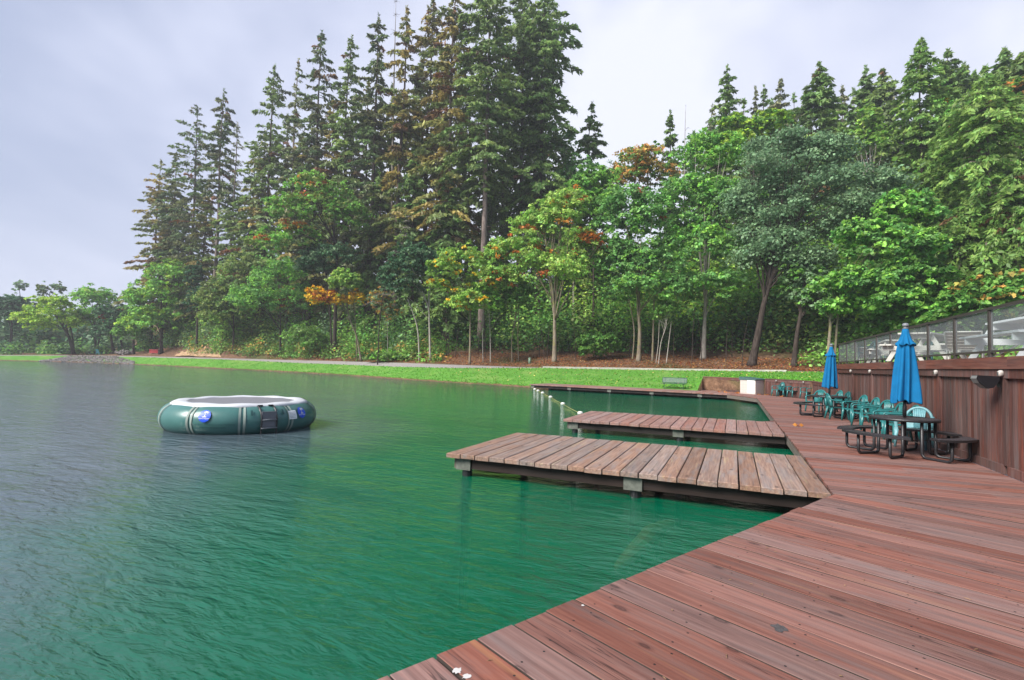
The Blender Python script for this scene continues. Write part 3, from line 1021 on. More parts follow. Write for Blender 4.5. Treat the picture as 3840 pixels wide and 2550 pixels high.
# ------------------------------------------------------------------ resin shed
sh = thing('storage_shed', 'small beige resin shed with white door and green sloping lid', 'shed', (1.32, 38.06, 0), math.atan2(39.05-38.06, 1.99-1.32))
W_, D_, H_ = 1.15, 1.15, 1.10
MB().box(.02, W_-.02, .02, D_-.02, .04, H_-.16).build('body', M_SHED, sh)
MB().box(0, W_, 0, D_, 0, .06).build('base', M_SHED, sh)
for i in range(5):
    z0 = .08+i*.178
    MB().box(.03, W_-.03, .004, .019, z0, z0+.17).build('siding_panel', M_SHED, sh)
    MB().box(.004, .019, .62, D_-.03, z0, z0+.17).build('siding_panel', M_SHED, sh)
MB().box(-.006, .018, .05, .60, .07, .94).build('door', M_SHEDW, sh)
m = MB()
m.add([(-.04, -.04, H_-.155), (W_+.04, -.04, H_-.155), (W_+.04, D_+.04, H_-.155), (-.04, D_+.04, H_-.155), (-.04, -.04, H_-.10), (W_+.04, -.04, H_-.06), (W_+.04, D_+.04, H_+.05), (-.04, D_+.04, H_+.05), ],
      [(0,3,2,1), (4,5,6,7), (0,1,5,4), (1,2,6,5), (2,3,7,6), (3,0,4,7)])
m.build('lid', M_SHEDG, sh)

# ------------------------------------------------------------------ park bench on the grass
bn = thing('park_bench', 'green metal mesh park bench on the grass behind the far dock', 'bench', (-4.25, 41.0, terr(2520, 42.5)*.0-.02), R_(-8))
def lattice(mb, poly_test, x0, x1, y0, y1, z, step, w, hgt, diag=True):
    for s in (1, -1):
        k = x0-(y1-y0)
        while k < x1+(y1-y0):
            # line x = k + s*(y-y0)
            pts = []
            prev = None
            for j in range(61):
                y_ = y0+(y1-y0)*j/60
                x_ = k+s*(y_-y0) if s > 0 else k+(y1-y0)-(y_-y0)
                ins = poly_test(x_, y_)
                if ins and prev is None:
                    prev = (x_, y_)
                if ins:
                    last = (x_, y_)
                if (not ins or j == 60) and prev is not None:
                    if math.dist(prev, last) > .03:
                        mb.bar((*prev, z), (*last, z), w, hgt)
                    prev = None
            k += step
fr = MB()
for sx in (-.72, .72):
    fr.tube(fillet([(sx, .06, 0), (sx, .06, .38), (sx, .30, .44), (sx, .42, .86)], .06), .022, 8)
    fr.tube(fillet([(sx, -.18, .42), (sx, .06, .38)], .02), .02, 8)
    fr.box(sx-.05, sx+.05, -.12, .3, 0, .012)
fr.tube([(-.70, .06, .05), (0, .06, .38)], .012, 6)
fr.tube([(.70, .06, .05), (0, .06, .38)], .012, 6)
fr.build('frame', M_BENCH, bn)
def mesh_panel(name, w, d, M, mat, parent, step=.045):
    m = MB()
    t = MB()
    lattice(t, lambda x, y_: abs(x) < w/2 and abs(y_) < d/2, -w/2, w/2, -d/2, d/2, 0, step, .017, .006)
    m.v, m.f = t.v, t.f
    for a, b in (((-w/2, -d/2, 0), (w/2, -d/2, 0)), ((w/2, -d/2, 0), (w/2, d/2, 0)), ((w/2, d/2, 0), (-w/2, d/2, 0)), ((-w/2, d/2, 0), (-w/2, -d/2, 0))):
        m.tube([a, b], .022, 6)
    o = m.build(name, mat, parent)
    o.matrix_local = M
    return o
mesh_panel('seat', 1.83, .40, Matrix.Translation((0, .03, .45)), M_BENCH, bn, .05)
mesh_panel('backrest', 1.83, .38, Matrix.Translation((0, .36, .70)) @ Matrix.Rotation(R_(74), 4, 'X'), M_BENCH, bn, .05)

# ------------------------------------------------------------------ round picnic tables with curved benches
def sector_bench(r0, r1, a0, a1, n=14):
    return [(r0*math.cos(a0+(a1-a0)*i/n), r0*math.sin(a0+(a1-a0)*i/n)) for i in range(n+1)], [(r1*math.cos(a0+(a1-a0)*i/n), r1*math.sin(a0+(a1-a0)*i/n)) for i in range(n+1)]
def make_table(label):
    t = thing('picnic_table', label, 'picnic table', (0,0,0), 0, 'round black picnic tables on the deck')
    m = MB()
    lattice(m, lambda x, y_: .03 < math.hypot(x, y_) < .58, -.59, .59, -.59, .59, .745, .042, .013, .006)
    m.lathe([(.0, .738), (.585, .738), (.585, .741), (0, .741)], 40)
    m.build('table_top', M_BLACKT, t)
    MB().lathe([(.575, .70), (.592, .70), (.592, .752), (.575, .752)], 48, closed=True).build('rim', M_BLACKM, t, True)
    for q in range(4):
        ac = math.pi/2*q+R_(38)
        hw = R_(34)
        i_, o_ = sector_bench(.86, 1.15, ac-hw, ac+hw)
        b = MB()
        b.prism(o_ + i_[::-1], .438, .443)
        def ins(x, y_):
            r = math.hypot(x, y_)
            d = (math.atan2(y_, x)-ac+math.pi) % (2*math.pi)-math.pi
            return .87 < r < 1.14 and abs(d) < hw*.985
        lattice(b, ins, -1.16, 1.16, -1.16, 1.16, .447, .042, .013, .006)
        be = b.build('bench', M_BLACKT, t)
        loop = [(p[0], p[1], .432) for p in o_ + i_[::-1]]
        rb = MB()
        n = len(loop)
        for j in range(n):
            rb.bar(loop[j], loop[(j+1) % n], .012, .042)
        rb.build('bench_rim', M_BLACKM, be)
        for sgn in (-1, 1):
            a = ac+sgn*R_(17)
            ro = 1.02
            p1 = (.50*math.cos(ac+sgn*R_(27)), .50*math.sin(ac+sgn*R_(27)))
            p2 = (ro*math.cos(a), ro*math.sin(a))
            path = fillet([(*p1, .735), (*p1, .024), (*p2, .024), (*p2, .432)], .10, 6)
            MB().tube(path, .028, 10).build('leg', M_BLACKM, t, True)
    MB().tube([(0, 0, .16), (0, 0, .735)], .03, 10).build('centre_post', M_BLACKM, t, True)
    cr = MB()
    for q in range(4):
        a = math.pi/2*q+R_(38)
        cr.tube([(0, 0, .30), (.45*math.cos(a-.5), .45*math.sin(a-.5), .30)], .006, 6)
    cr.build('tie_rod', M_RAIL, t)
    return t
T1, T2 = (3.20, 12.90), (3.21, 22.15)
tb = make_table('round black mesh picnic table in the foreground with curved benches and the nearer umbrella')
tb.location = (*T1, 0)
dup(tb, (*T2, 0), 0, 'round black mesh picnic table further down the deck under the far umbrella')
tb.rotation_euler = (0, 0, R_(9))

# ------------------------------------------------------------------ closed blue umbrellas
def make_umbrella(label, seed):
    t = thing('patio_umbrella', label, 'umbrella', (0,0,0), 0, 'closed blue umbrellas standing in the tables')
    g = random.Random(seed)
    ph = [g.uniform(0, 6.28) for _ in range(5)]
    am = [g.uniform(.7, 1.2) for _ in range(5)]
    def fold(r, z, a, i):
        u = max(0, min(1, (2.36-z)/1.3))
        w = .20*math.cos(8*a+ph[0]+.5*math.sin(z*2.1)) + .10*math.cos(3*a+ph[1]+z*1.4)*am[1] + .07*math.cos(13*a+ph[2]-z*2)
        rr = r*.86*(1+w*(.75+.75*u))*(1+.10*math.cos(a-.4)*u)
        dz = 0
        if u > .92:
            dz = .035*math.cos(8*a+ph[0]+2.4)+.035*math.cos(3*a+ph[3])
        return rr, z+dz*(u-.92)/.08
    prof = [(.03, 2.33), (.10, 2.30), (.135, 2.22), (.15, 2.12), (.16, 2.0), (.175, 1.85), (.188, 1.7), (.200, 1.55), (.213, 1.4), (.222, 1.28), (.230, 1.18), (.236, 1.10), (.232, 1.075), (.16, 1.10), (.05, 1.22)]
    # denser in height
    pr = []
    for (r0, z0), (r1, z1) in zip(prof, prof[1:]):
        for j in range(3):
            pr.append((r0+(r1-r0)*j/3, z0+(z1-z0)*j/3))
    pr.append(prof[-1])
    MB().lathe(pr, 72, fold).build('canopy', M_BLUE, t, True)
    def fold2(r, z, a, i):
        u = max(0, min(1, (2.56-z)/.34))
        return r*.80*(1+u*(.20*math.cos(8*a+ph[2])+.08*math.cos(5*a+ph[3]))), z+(.022*math.cos(8*a+ph[2]+1.2) if u > .85 else 0)
    p2 = [(.02, 2.575), (.062, 2.57), (.075, 2.52), (.09, 2.46), (.115, 2.38), (.15, 2.31), (.19, 2.255), (.195, 2.235), (.185, 2.235), (.14, 2.31), (.10, 2.40)]
    MB().lathe(p2, 64, fold2).build('vent_canopy', M_BLUE, t, True)
    MB().tube([(0, 0, .17), (0, 0, 2.6)], .019, 12).build('pole', M_BLACKM, t, True)
    MB().lathe([(.0, .78), (.036, .78), (.036, .98), (.028, 1.0), (.028, 1.12), (0, 1.12)], 14).build('collar', M_BLACKM, t, True)
    MB().lathe([(0, 2.57), (.052, 2.572), (.052, 2.59), (.03, 2.60), (.03, 2.612), (.052, 2.622), (.06, 2.645), (.055, 2.672), (.035, 2.69), (0, 2.695)], 18).build('finial', M_GREYP, t, True)
    return t
u1 = make_umbrella('nearer closed blue umbrella standing through the foreground picnic table', 4)
u1.location = (*T1, 0)
u1.rotation_euler = (R_(.3), R_(.9), R_(20))
u2 = make_umbrella('farther closed blue umbrella leaning slightly over the second picnic table', 11)
u2.location = (*T2, 0)
u2.rotation_euler = (R_(.2), R_(2.2), R_(0))

# ------------------------------------------------------------------ moulded garden chairs
def make_chair(label, mat, name='garden_chair'):
    """faces local +x"""
    t = thing(name, label, 'chair', (0,0,0), 0, 'green moulded garden chairs on the deck')
    # seat: dished slab
    m = MB()
    nx, ny = 8, 8
    top, bot = [], []
    for i in range(nx+1):
        for j in range(ny+1):
            u, v = i/nx, j/ny*2-1
            x = -.20+.45*u
            w = .215+.035*u
            y_ = v*w*(1-.06*(abs(v)**4)*(u > .8))
            z = .425+.02*v*v-.022*math.sin(math.pi*u)-(.03*(u-.85)/.15 if u > .85 else 0)-.01*(1-u)
            top.append((x, y_, z))
            bot.append((x, y_, z-.02))
    n1 = len(top)
    f = []
    for i in range(nx):
        for j in range(ny):
            a = i*(ny+1)+j
            f.append((a, a+ny+1, a+ny+2, a+1))
            f.append((n1+a, n1+a+1, n1+a+ny+2, n1+a+ny+1))
    for j in range(ny):
        f.append((j, j+1, n1+j+1, n1+j))
        a = nx*(ny+1)+j
        f.append((a+1, a, n1+a, n1+a+1))
    for i in range(nx):
        a, b = i*(ny+1), (i+1)*(ny+1)
        f.append((b, a, n1+a, n1+b))
        f.append((a+ny, b+ny, n1+b+ny, n1+a+ny))
    m.add(top+bot, f)
    m.build('seat', mat, t, True)
    # back hoop
    def bp(s, w=1.0):     # s in -1..1 round the hoop, gives a point of the reclined back
        a = math.pi*(s+1)/2
        y_ = -math.cos(a)*.262*w
        h = .44+.44*math.sin(a)**.62
        x = -.19-.27*(h-.43)*.62-.03*(1-(y_/.27)**2)*((h-.43)/.45)
        return (x, y_, h)
    hoop = [bp(-1+2*i/20) for i in range(21)]
    hm = MB()
    hm.tube(hoop, .030, 8, flat=1.0)
    bk = hm.build('back_frame', mat, t, True)
    for q in range(7):
        s = -.60+.20*q
        y0 = s*.20
        sy = s*.50
        tp = bp(sy, .93)
        lo = (-.198, y0*.62, .425)
        mid = (tp[0]*.5+lo[0]*.5-.008, (tp[1]+lo[1])/2, (tp[2]+lo[2])/2)
        MB().tube([lo, mid, tp], [.016, .018, .020], 6, flat=1.0).build('slat', mat, t, True)
    # lower solid shell of the back
    sm = MB()
    v = []
    for i in range(9):
        y_ = -.235+.47*i/8
        for z in (.425, .52, .60):
            x = -.19-.27*(z-.43)*.62-.018*(1-(y_/.25)**2)
            v.append((x, y_*(1+.12*(z-.42)), z - (.05*(1-(y_/.235)**2) if z > .55 else 0)))
    f = [(i*3+j, (i+1)*3+j, (i+1)*3+j+1, i*3+j+1) for i in range(8) for j in range(2)]
    sm.add(v, f)
    sm.build('back_shell', mat, t, True)
    for sy in (-1, 1):
        arm = smoothpath([(-.255, sy*.245, .69), (-.12, sy*.285, .665), (.06, sy*.30, .645), (.20, sy*.292, .635), (.262, sy*.282, .60), (.268, sy*.27, .50), (.262, sy*.262, .40)], 4)
        MB().tube(arm, [.034]*len(arm), 8, flat=.62).build('armrest', mat, t, True)
        MB().tube([(.255, sy*.262, .43), (.275, sy*.272, .22), (.298, sy*.285, .0)], [.046, .036, .027], 6).build('leg', mat, t, True)
        MB().tube([(-.19, sy*.225, .43), (-.235, sy*.24, .22), (-.285, sy*.255, .0)], [.046, .036, .027], 6).build('leg', mat, t, True)
        MB().tube([(-.22, sy*.24, .43), (-.245, sy*.252, .56), (-.262, sy*.247, .70)], [.040, .036, .034], 6).build('back_stile', mat, t, True)
    return t
ch0 = make_chair('teal chair standing in front of the far picnic table with its back to the left', M_CHAIR)
ch0.location = (3.28, 21.0, 0)
ch0.rotation_euler = (0, 0, R_(8))
for (x, yv, a, lb) in (
        (2.62, 36.95, 207, 'leftmost teal chair of four beside the beige shed'),
        (2.98, 36.72, 204, 'second teal chair from the shed, close against its neighbour'),
        (3.42, 36.15, 206, 'third teal chair from the shed along the low wall'),
        (4.02, 35.0, 210, 'teal chair standing apart at the right end of the four by the low wall'),
        (3.75, 20.45, 196, 'teal chair against the tall wall, nearest the far picnic table'),
        (3.72, 18.75, 192, 'teal chair with its back to the wall, second in the row from the far table'),
        (3.72, 17.35, 205, 'teal chair third in the row along the wall, showing its fan slats'),
        (3.72, 16.2, 190, 'teal chair partly behind the nearer umbrella'),
        (3.75, 15.2, 186, 'teal chair hidden mostly by the nearer umbrella and picnic table'),
        (3.78, 23.3, 190, 'teal chair behind the far table, right of the umbrella pole'),
        (3.72, 24.5, 196, 'teal chair beyond the far table against the wall'),
        (3.1, 24.2, 230, 'teal chair just behind the far umbrella pole')):
    dup(ch0, (x, yv, 0), R_(a), lb)
fc = make_chair('chair coloured pale by reflected sky behind the nearer picnic table facing the lake', M_CHAIRSKY, 'garden_chair')
fc.location = (3.74, 14.25, 0)
fc.rotation_euler = (0, 0, R_(238))

# ------------------------------------------------------------------ terrace furniture behind the glass
TZ = 1.99
def trestle_table(label, mat, loc, rz, Lh=1.2):
    t = thing('trestle_table', label, 'picnic table', loc, rz, 'plastic picnic tables on the terrace')
    for i in range(5):
        MB().prism([(-.37+.15*i, -Lh), (-.228+.15*i, -Lh), (-.228+.15*i, Lh), (-.37+.15*i, Lh)], .735, .775, .005).build('plank', mat, t)
    for sx in (-1, 1):
        for i in range(2):
            c = sx*(.66+.15*i-.07)
            MB().prism([(c-.07, -Lh), (c+.07, -Lh), (c+.07, Lh), (c-.07, Lh)], .43, .47, .005).build('bench_plank', mat, t)
    for sy in (-.8, .8):
        MB().box(-.80, .80, sy*Lh-.02, sy*Lh+.02, .30, .428).build('cross_beam', mat, t)
        MB().box(-.36, .36, sy*Lh-.02, sy*Lh+.02, .61, .733).build('top_beam', mat, t)
        m = MB()
        for sx in (-1, 1):
            m.add([(sx*.62, sy*Lh+.022, 0), (sx*.74, sy*Lh+.022, 0), (sx*.34, sy*Lh+.022, .73), (sx*.22, sy*Lh+.022, .73), (sx*.62, sy*Lh+.06, 0), (sx*.74, sy*Lh+.06, 0), (sx*.34, sy*Lh+.06, .73), (sx*.22, sy*Lh+.06, .73)],
                  [(0,1,2,3), (7,6,5,4), (0,4,5,1), (1,5,6,2), (2,6,7,3), (3,7,4,0)])
        m.build('leg', mat, t)
    return t
trestle_table('white plastic picnic table behind the glass at the right edge', M_WHITE, (5.28, 12.75, TZ), R_(1), 1.2)
trestle_table('cream plastic picnic table behind the glass right of the nearer umbrella', M_OFFW, (4.95, 17.75, TZ), R_(-32), .95)
trestle_table('cream plastic picnic table behind the glass between the two umbrellas', M_OFFW, (5.1, 21.6, TZ), R_(-6), 1.1)
def lounger(label, mat, loc, rz):
    t = thing('lounge_chair', label, 'lounge chair', loc, rz, 'loungers on the terrace')
    fr = MB()
    for sy in (-.31, .31):
        fr.tube(fillet([(1.1, sy, .30), (-.25, sy, .30), (-.85, sy, .62)], .05), .018, 8)
        fr.tube([(.95, sy, .30), (.95, sy, 0)], .016, 8)
        fr.tube([(-.15, sy, .30), (-.25, sy, 0)], .016, 8)
    fr.tube([(-.85, -.31, .62), (-.85, .31, .62)], .018, 8)
    fr.tube([(1.1, -.31, .30), (1.1, .31, .30)], .018, 8)
    fr.build('frame', M_OFFW, t, True)
    for i in range(9):
        x = .98-.135*i
        MB().box(x-.06, x+.06, -.30, .30, .298, .312).build('strap', mat, t)
    for i in range(5):
        k = (i+.5)/5
        o = MB().box(-.055, .055, -.30, .30, -.006, .008).build('strap', mat, t)
        o.matrix_local = Matrix.Translation((-.25-.6*k, 0, .30+.32*k)) @ Matrix.Rotation(R_(28), 4, 'Y')
    return t
lounger('grey strap lounger close behind the glass at the right edge', M_MAUVE, (4.9, 10.3, TZ), R_(80))
lounger('tan strap lounger behind the glass below the white table', M_TAN, (6.6, 11.9, TZ), R_(120))
lounger('tan strap lounger seen under the bottom rail near the nearer umbrella', M_TAN, (4.95, 15.2, TZ), R_(70))
lounger('grey strap lounger behind the far panes of the railing', M_MAUVE, (4.95, 24.4, TZ), R_(75))
dc = make_chair('dark green terrace chair behind the glass near the far umbrella', M_DGREEN, 'terrace_chair')
dc.location = (4.75, 23.2, TZ)
dc.rotation_euler = (0, 0, R_(215))
dc['group'] = 'terrace chairs'
for x, yv, a, lb in ((5.6, 25.6, 150, 'dark terrace chair at the far end of the glass railing'), (6.4, 23.6, 190, 'dark terrace chair set back from the glass railing')):
    dup(dc, (x, yv, TZ), R_(a), lb, 'terrace chairs')
# cable railing of the stair that climbs from the terrace
cr = thing('stair_railing', 'steel cable stair railing climbing behind the terrace tables', 'railing', (8.0, 21.0, TZ))
pa, pb, pc_ = Vector((0, 2.5, 0)), Vector((.9, -5.2, 2.05)), Vector((1.0, -9.5, 2.05))
cm = MB()
for p, q in ((pa, pb), (pb, pc_)):
    cm.tube([p+Vector((0,0,.95)), q+Vector((0,0,.95))], .024, 8)
    cm.tube([p+Vector((0,0,.06)), q+Vector((0,0,.06))], .02, 8)
cm.build('handrail', M_STEEL, cr, True)
for k in range(6):
    z = .18+.12*k
    cc = MB()
    cc.tube([pa+Vector((0,0,z)), pb+Vector((0,0,z)), pc_+Vector((0,0,z))], .006, 5)
    cc.build('cable', M_STEEL, cr)
for p in (pa, (pa+pb)/2, pb, (pb+pc_)/2, pc_):
    MB().box(p.x-.03, p.x+.03, p.y-.03, p.y+.03, p.z if p.z < .1 else 0, p.z+.96).build('post', M_RAIL, cr)

# ------------------------------------------------------------------ swimming area float line
fl_ = thing('float_line', 'yellow rope float line from the second dock to the far dock', 'rope', (-5.99, 21.27, WATER_Z))
bp_ = [(-15.1, 39.2), (-14.76, 38.87), (-13.78, 36.99), (-12.5, 34.49), (-10.51, 30.47), (-8.17, 25.67), (-5.99, 21.27), (-4.75, 18.4)]
path = []
for i, (x, yv) in enumerate(bp_):
    path.append((x+5.99, yv-21.27, .02 if i not in (0, 7) else .2))
    if i < len(bp_)-1:
        x2, y2 = bp_[i+1]
        path.append(((x+x2)/2+5.99, (yv+y2)/2-21.27, .008))
MB().tube(path, .010, 6).build('rope', M_ROPE, fl_, True)
bo = None
names = ['white float closest to the far dock end', 'white float second out from the far dock', 'white float third out from the far dock', 'white float in the middle of the rope', 'white float standing next to the last one before the second dock', 'white float half hidden at the near dock corner']
ball = MB().lathe([(0, -.08), (.07, -.075), (.115, -.05), (.13, 0), (.12, .05), (.085, .085), (.035, .10), (0, .102)], 18).mesh('float', M_BUOY, True)
for (x, yv), lb in zip(bp_[1:7], names):
    o = tag(link('float', ball, None, (x, yv, WATER_Z+.03)), lb, 'float', 'white floats on the swimming rope')
    o.scale = (.95, .95, .85)

# ------------------------------------------------------------------ water trampoline
TC = Vector((-13.50, 10.94, WATER_Z))
tr = thing('water_trampoline', 'round green inflatable water trampoline with white rim floating on the lake', 'trampoline', TC, R_(-38.8))
RR, TRAD, ZC = 1.62, .45, .33
def tor(phi, th, off=0.0):
    seg = 2*math.pi/10
    q = (phi/seg) % 1.0
    bul = .030*(1-abs(2*q-1)**6)-.012
    r = TRAD+bul+off
    R = RR
    return ((R+r*math.cos(th))*math.cos(phi), (R+r*math.cos(th))*math.sin(phi), ZC+r*math.sin(th)*.92)
m = MB()
NP, NT = 128, 24
m.v = [tor(2*math.pi*i/NP, 2*math.pi*j/NT) for i in range(NP) for j in range(NT)]
m.f = [(i*NT+j, ((i+1) % NP)*NT+j, ((i+1) % NP)*NT+(j+1) % NT, i*NT+(j+1) % NT) for i in range(NP) for j in range(NT)]
tube = m.build('tube', M_PVC, tr, True)
def patch(name, mat, p0, p1, t0, t1, off, parent, n=8, k=8, shape=None, thick=0):
    m = MB()
    v = []
    for i in range(n+1):
        for j in range(k+1):
            v.append(tor(p0+(p1-p0)*i/n, t0+(t1-t0)*j/k, off))
    m.v = v
    m.f = [(i*(k+1)+j, (i+1)*(k+1)+j, (i+1)*(k+1)+j+1, i*(k+1)+j+1) for i in range(n) for j in range(k) if shape is None or shape((i+.5)/n*2-1, (j+.5)/k*2-1)]
    return m.build(name, mat, parent, True)
for q in range(10):
    c = q*math.pi/5
    for d in (-.028, .028):
        patch('strap', M_STRAP, c+d-.014, c+d+.014, R_(-100), R_(80), .016, tr, 2, 20)
# pad and jumping bed
def oct_mod(r, z, a, i):
    q = (a/(math.pi/5)) % 1.0
    return r*(1-.018*(1-abs(2*q-1)**2)), z + .012*math.cos(10*a)
MB().lathe([(1.84, .69), (1.84, .735), (1.74, .775), (1.62, .792), (1.52, .784), (1.46, .768), (1.42, .758), (1.42, .72)], 64, oct_mod).build('rim_pad', M_PVCW, tr, True)
MB().lathe([(0, .742), (.5, .743), (1.0, .749), (1.43, .757)], 48).build('jump_mat', M_TMESH, tr, True)
# ladder
LD = R_(18)
ld = thing('ladder', None, None)
ld.parent = tr
ld.location = (math.cos(LD)*(RR+TRAD+.03), math.sin(LD)*(RR+TRAD+.03), ZC)
ld.rotation_euler = (0, 0, LD)
for sy in (-.20, .20):
    MB().tube(smoothpath([(-.30, sy, .40), (-.12, sy, .33), (.02, sy, .12), (.03, sy, -.10), (.0, sy, -.44)], 4), .022, 8).build('rail', M_BLACKM, ld, True)
for z in (.05, -.17, -.42):
    MB().tube([(.03, -.21, z), (.03, .21, z)], .024, 8).build('rung', M_GREYP, ld, True)
MB().box(-.02, .012, -.19, .19, -.14, .27).build('ladder_pad', M_TMESH, ld)
for sy in (-1, 1):
    patch('handle', M_DGREEN, LD+sy*.20-.012, LD+sy*.20+.012, R_(22), R_(42), .03, tr, 2, 5)
    patch('buckle', M_PVCW, LD+sy*.10-.012, LD+sy*.10+.012, R_(38), R_(50), .03, tr, 2, 4)
    MB().box(1.79, 1.85, -.06, .06, .735, .76, Matrix.Rotation(LD+sy*.075, 4, 'Z')).build('grip', M_BLACKM, tr)
patch('instruction_label', M_PRINTW, R_(34), R_(41), R_(2), R_(34), .034, tr, 4, 6)
for zz in range(5):
    patch('label_line', M_GREYP, R_(34.8), R_(40.2), R_(7+zz*5), R_(8+zz*5), .037, tr, 2, 1)
patch('handle', M_BLACKM, R_(-30), R_(-25), R_(-44), R_(-40), .03, tr, 4, 1)
patch('handle', M_BLACKM, R_(58), R_(63), R_(-34), R_(-30), .03, tr, 4, 1)
def wrap_text(txt, phi, th, size, mat, parent, off):
    cu = bpy.data.curves.new('lettering', 'FONT')
    cu.body = txt
    cu.size = size
    cu.align_x = 'CENTER'
    o = bpy.data.objects.new('lettering', cu)
    COL.objects.link(o)
    dg = bpy.context.evaluated_depsgraph_get()
    me0 = o.evaluated_get(dg).to_mesh()
    vv = [v.co.copy() for v in me0.vertices]
    ff = [tuple(p.vertices) for p in me0.polygons]
    o.evaluated_get(dg).to_mesh_clear()
    bpy.data.objects.remove(o)
    m = MB()
    m.v = [tor(phi+v.x/(RR+TRAD), th+v.y/TRAD, off) for v in vv]
    m.f = ff
    return m.build('lettering', mat, parent)
def logo(phi, th):
    """blue oval with a little palm on an islet and the maker's name"""
    lg = patch('logo', M_LOGO, phi-.072, phi+.072, th-.38, th+.34, .034, tr, 20, 20, lambda a, b: a*a+b*b < 1)
    def P(x, y_):
        return tor(phi+x/(RR+TRAD), th+y_/TRAD, .038)
    m = MB()
    def poly(pts):
        o = len(m.v)
        m.v += [P(*p) for p in pts]
        m.f.append(tuple(range(o, o+len(pts))))
    poly([(-.012, -.03), (.012, -.03), (.016, .03), (.008, .03)])
    poly([(.008, .03), (.016, .03), (.03, .085), (.022, .085)])
    for a, ln in ((10, .075), (55, .06), (120, .065), (165, .08), (200, .06), (-25, .06)):
        ca, sa = math.cos(R_(a)), math.sin(R_(a))
        bx, by = .026, .085
        poly([(bx, by), (bx+ca*ln*.5-sa*.012, by+sa*ln*.5+ca*.012), (bx+ca*ln, by+sa*ln-.012), (bx+ca*ln*.5+sa*.006, by+sa*ln*.5-ca*.008)])
    poly([(-.06, -.045), (.06, -.045), (.045, -.028), (-.045, -.028)])
    m.build('palm_emblem', M_PRINT, lg)
    wrap_text('island hopper', phi, th-.20, .05, M_PRINTW, lg, .038)
logo(R_(-24.5), R_(24))
logo(R_(47), R_(24))
wrap_text('Water Bouncers & Swimming Platforms', R_(-19), R_(-8), .066, M_DGREEN, tr, .034)
wrap_text('www.islandhopper.com', R_(-19), R_(-18), .066, M_DGREEN, tr, .034)

# sunken log seen through the water
lg = MB()
lg.tube(smoothpath([(-1.50, 7.25, -1.15), (-1.22, 7.72, -.92), (-1.12, 8.1, -.84), (-.86, 8.62, -.80)], 5), [.03, .06, .08, .10, .115, .12, .125, .12, .125, .12, .115, .105, .10, .08, .06, .03], 10)
tag(lg.build('sunken_log', M_LOG), 'pale sunken log showing yellow under the water beside the nearest dock', 'log')

# kerb along the lawn
kx = [2036, 2100, 2200, 2300, 2400, 2500, 2600, 2700, 2800, 2900, 2950]
kt = thing('kerb', None, None)
kt['kind'] = 'structure'
pts = []
for x in kx:
    D, Z = row(x, 3)
    h = hdir(x)
    pts.append(Vector((h[0]*(D+.1), h[1]*(D+.1), Z+.06)))
for a, b in zip(pts, pts[1:]):
    MB().bar(a, b+(a-b)*.004, .28, .26).build('kerb_stone', M_CONC, kt)

# pale green service pedestal
x = 1986
D = float(np.interp(x, XS_, DP_))+3
h = hdir(x)
pd_o = thing('service_pedestal', 'pale green service pedestal standing in the leaf litter behind the path', 'pedestal', (h[0]*D, h[1]*D, terr(x, D)-.05))
MB().lathe([(.0, 0), (.15, 0), (.15, .62), (.13, .66), (0, .66)], 14).build('post', M_PED, pd_o, True)
MB().lathe([(.0, .661), (.17, .661), (.17, .74), (.10, .80), (0, .81)], 14).build('cap', M_PED, pd_o, True)

# far shore: riprap, boulders, red box, table and chair
def rock(mb, c, r, g):
    v = []
    for i in range(4):
        for k in range(6):
            a = 2*math.pi*k/6+i*.3
            th = -math.pi/2+math.pi*(i+.5)/4
            q = r*g.uniform(.7, 1.15)
            v.append((c[0]+q*math.cos(th)*math.cos(a), c[1]+q*math.cos(th)*math.sin(a), c[2]+q*.65*math.sin(th)))
    f = [(i*6+k, i*6+(k+1) % 6, (i+1)*6+(k+1) % 6, (i+1)*6+k) for i in range(3) for k in range(6)]+[(5,4,3,2,1,0), (18,19,20,21,22,23)]
    mb.add(v, f)
g = random.Random(5)
rm = MB()
for i in range(1000):
    x = g.uniform(150, 505)
    e = min(1, (x-150)/120)*min(1, (505-x)/70)
    t = g.random()*e if x < 420 else g.random()*(.35+.65*e)
    D0, Z0 = row(x, 2)
    D1, Z1 = row(x, 3)
    D = D0+(D1-D0)*(t if x < 300 else t)
    h = hdir(x)
    rock(rm, (h[0]*D, h[1]*D, Z0+(Z1-Z0)*t+.0), g.uniform(.12, .36), g)
o = rm.build('riprap_stones', M_ROCK)
tag(o, 'grey riprap stones on the far shore slope', 'stones', None, 'stuff')
def spot(x, D):
    h = hdir(x)
    return (h[0]*D, h[1]*D, terr(x, D))
bx = spot(582, 134)
rb = thing('red_box', 'low red box standing beside the far path', 'box', bx, R_(20))
MB().prism([(-.95, -.5), (.95, -.5), (.95, .5), (-.95, .5)], 0, .62, .03).build('body', M_RED, rb)
MB().prism([(-1.0, -.55), (1.0, -.55), (1.0, .55), (-1.0, .55)], .625, .76, .04).build('lid', M_RED, rb)
bl = MB()
g = random.Random(8)
c0 = spot(470, 143)
for i in range(46):
    rock(bl, (c0[0]+g.uniform(-1.9, 1.9), c0[1]+g.uniform(-1.2, 1.2), c0[2]+g.uniform(0, .75)), g.uniform(.3, .6), g)
tag(bl.build('boulder_pile', M_ROCK), 'heap of grey boulders left of the red box on the far shore', 'boulders')
ft = thing('far_picnic_table', 'small dark picnic table under the trees on the far shore', 'picnic table', spot(345, 150), R_(30))
MB().box(-.9, .9, -.38, .38, .70, .76).build('table_top', M_BLACKM, ft)
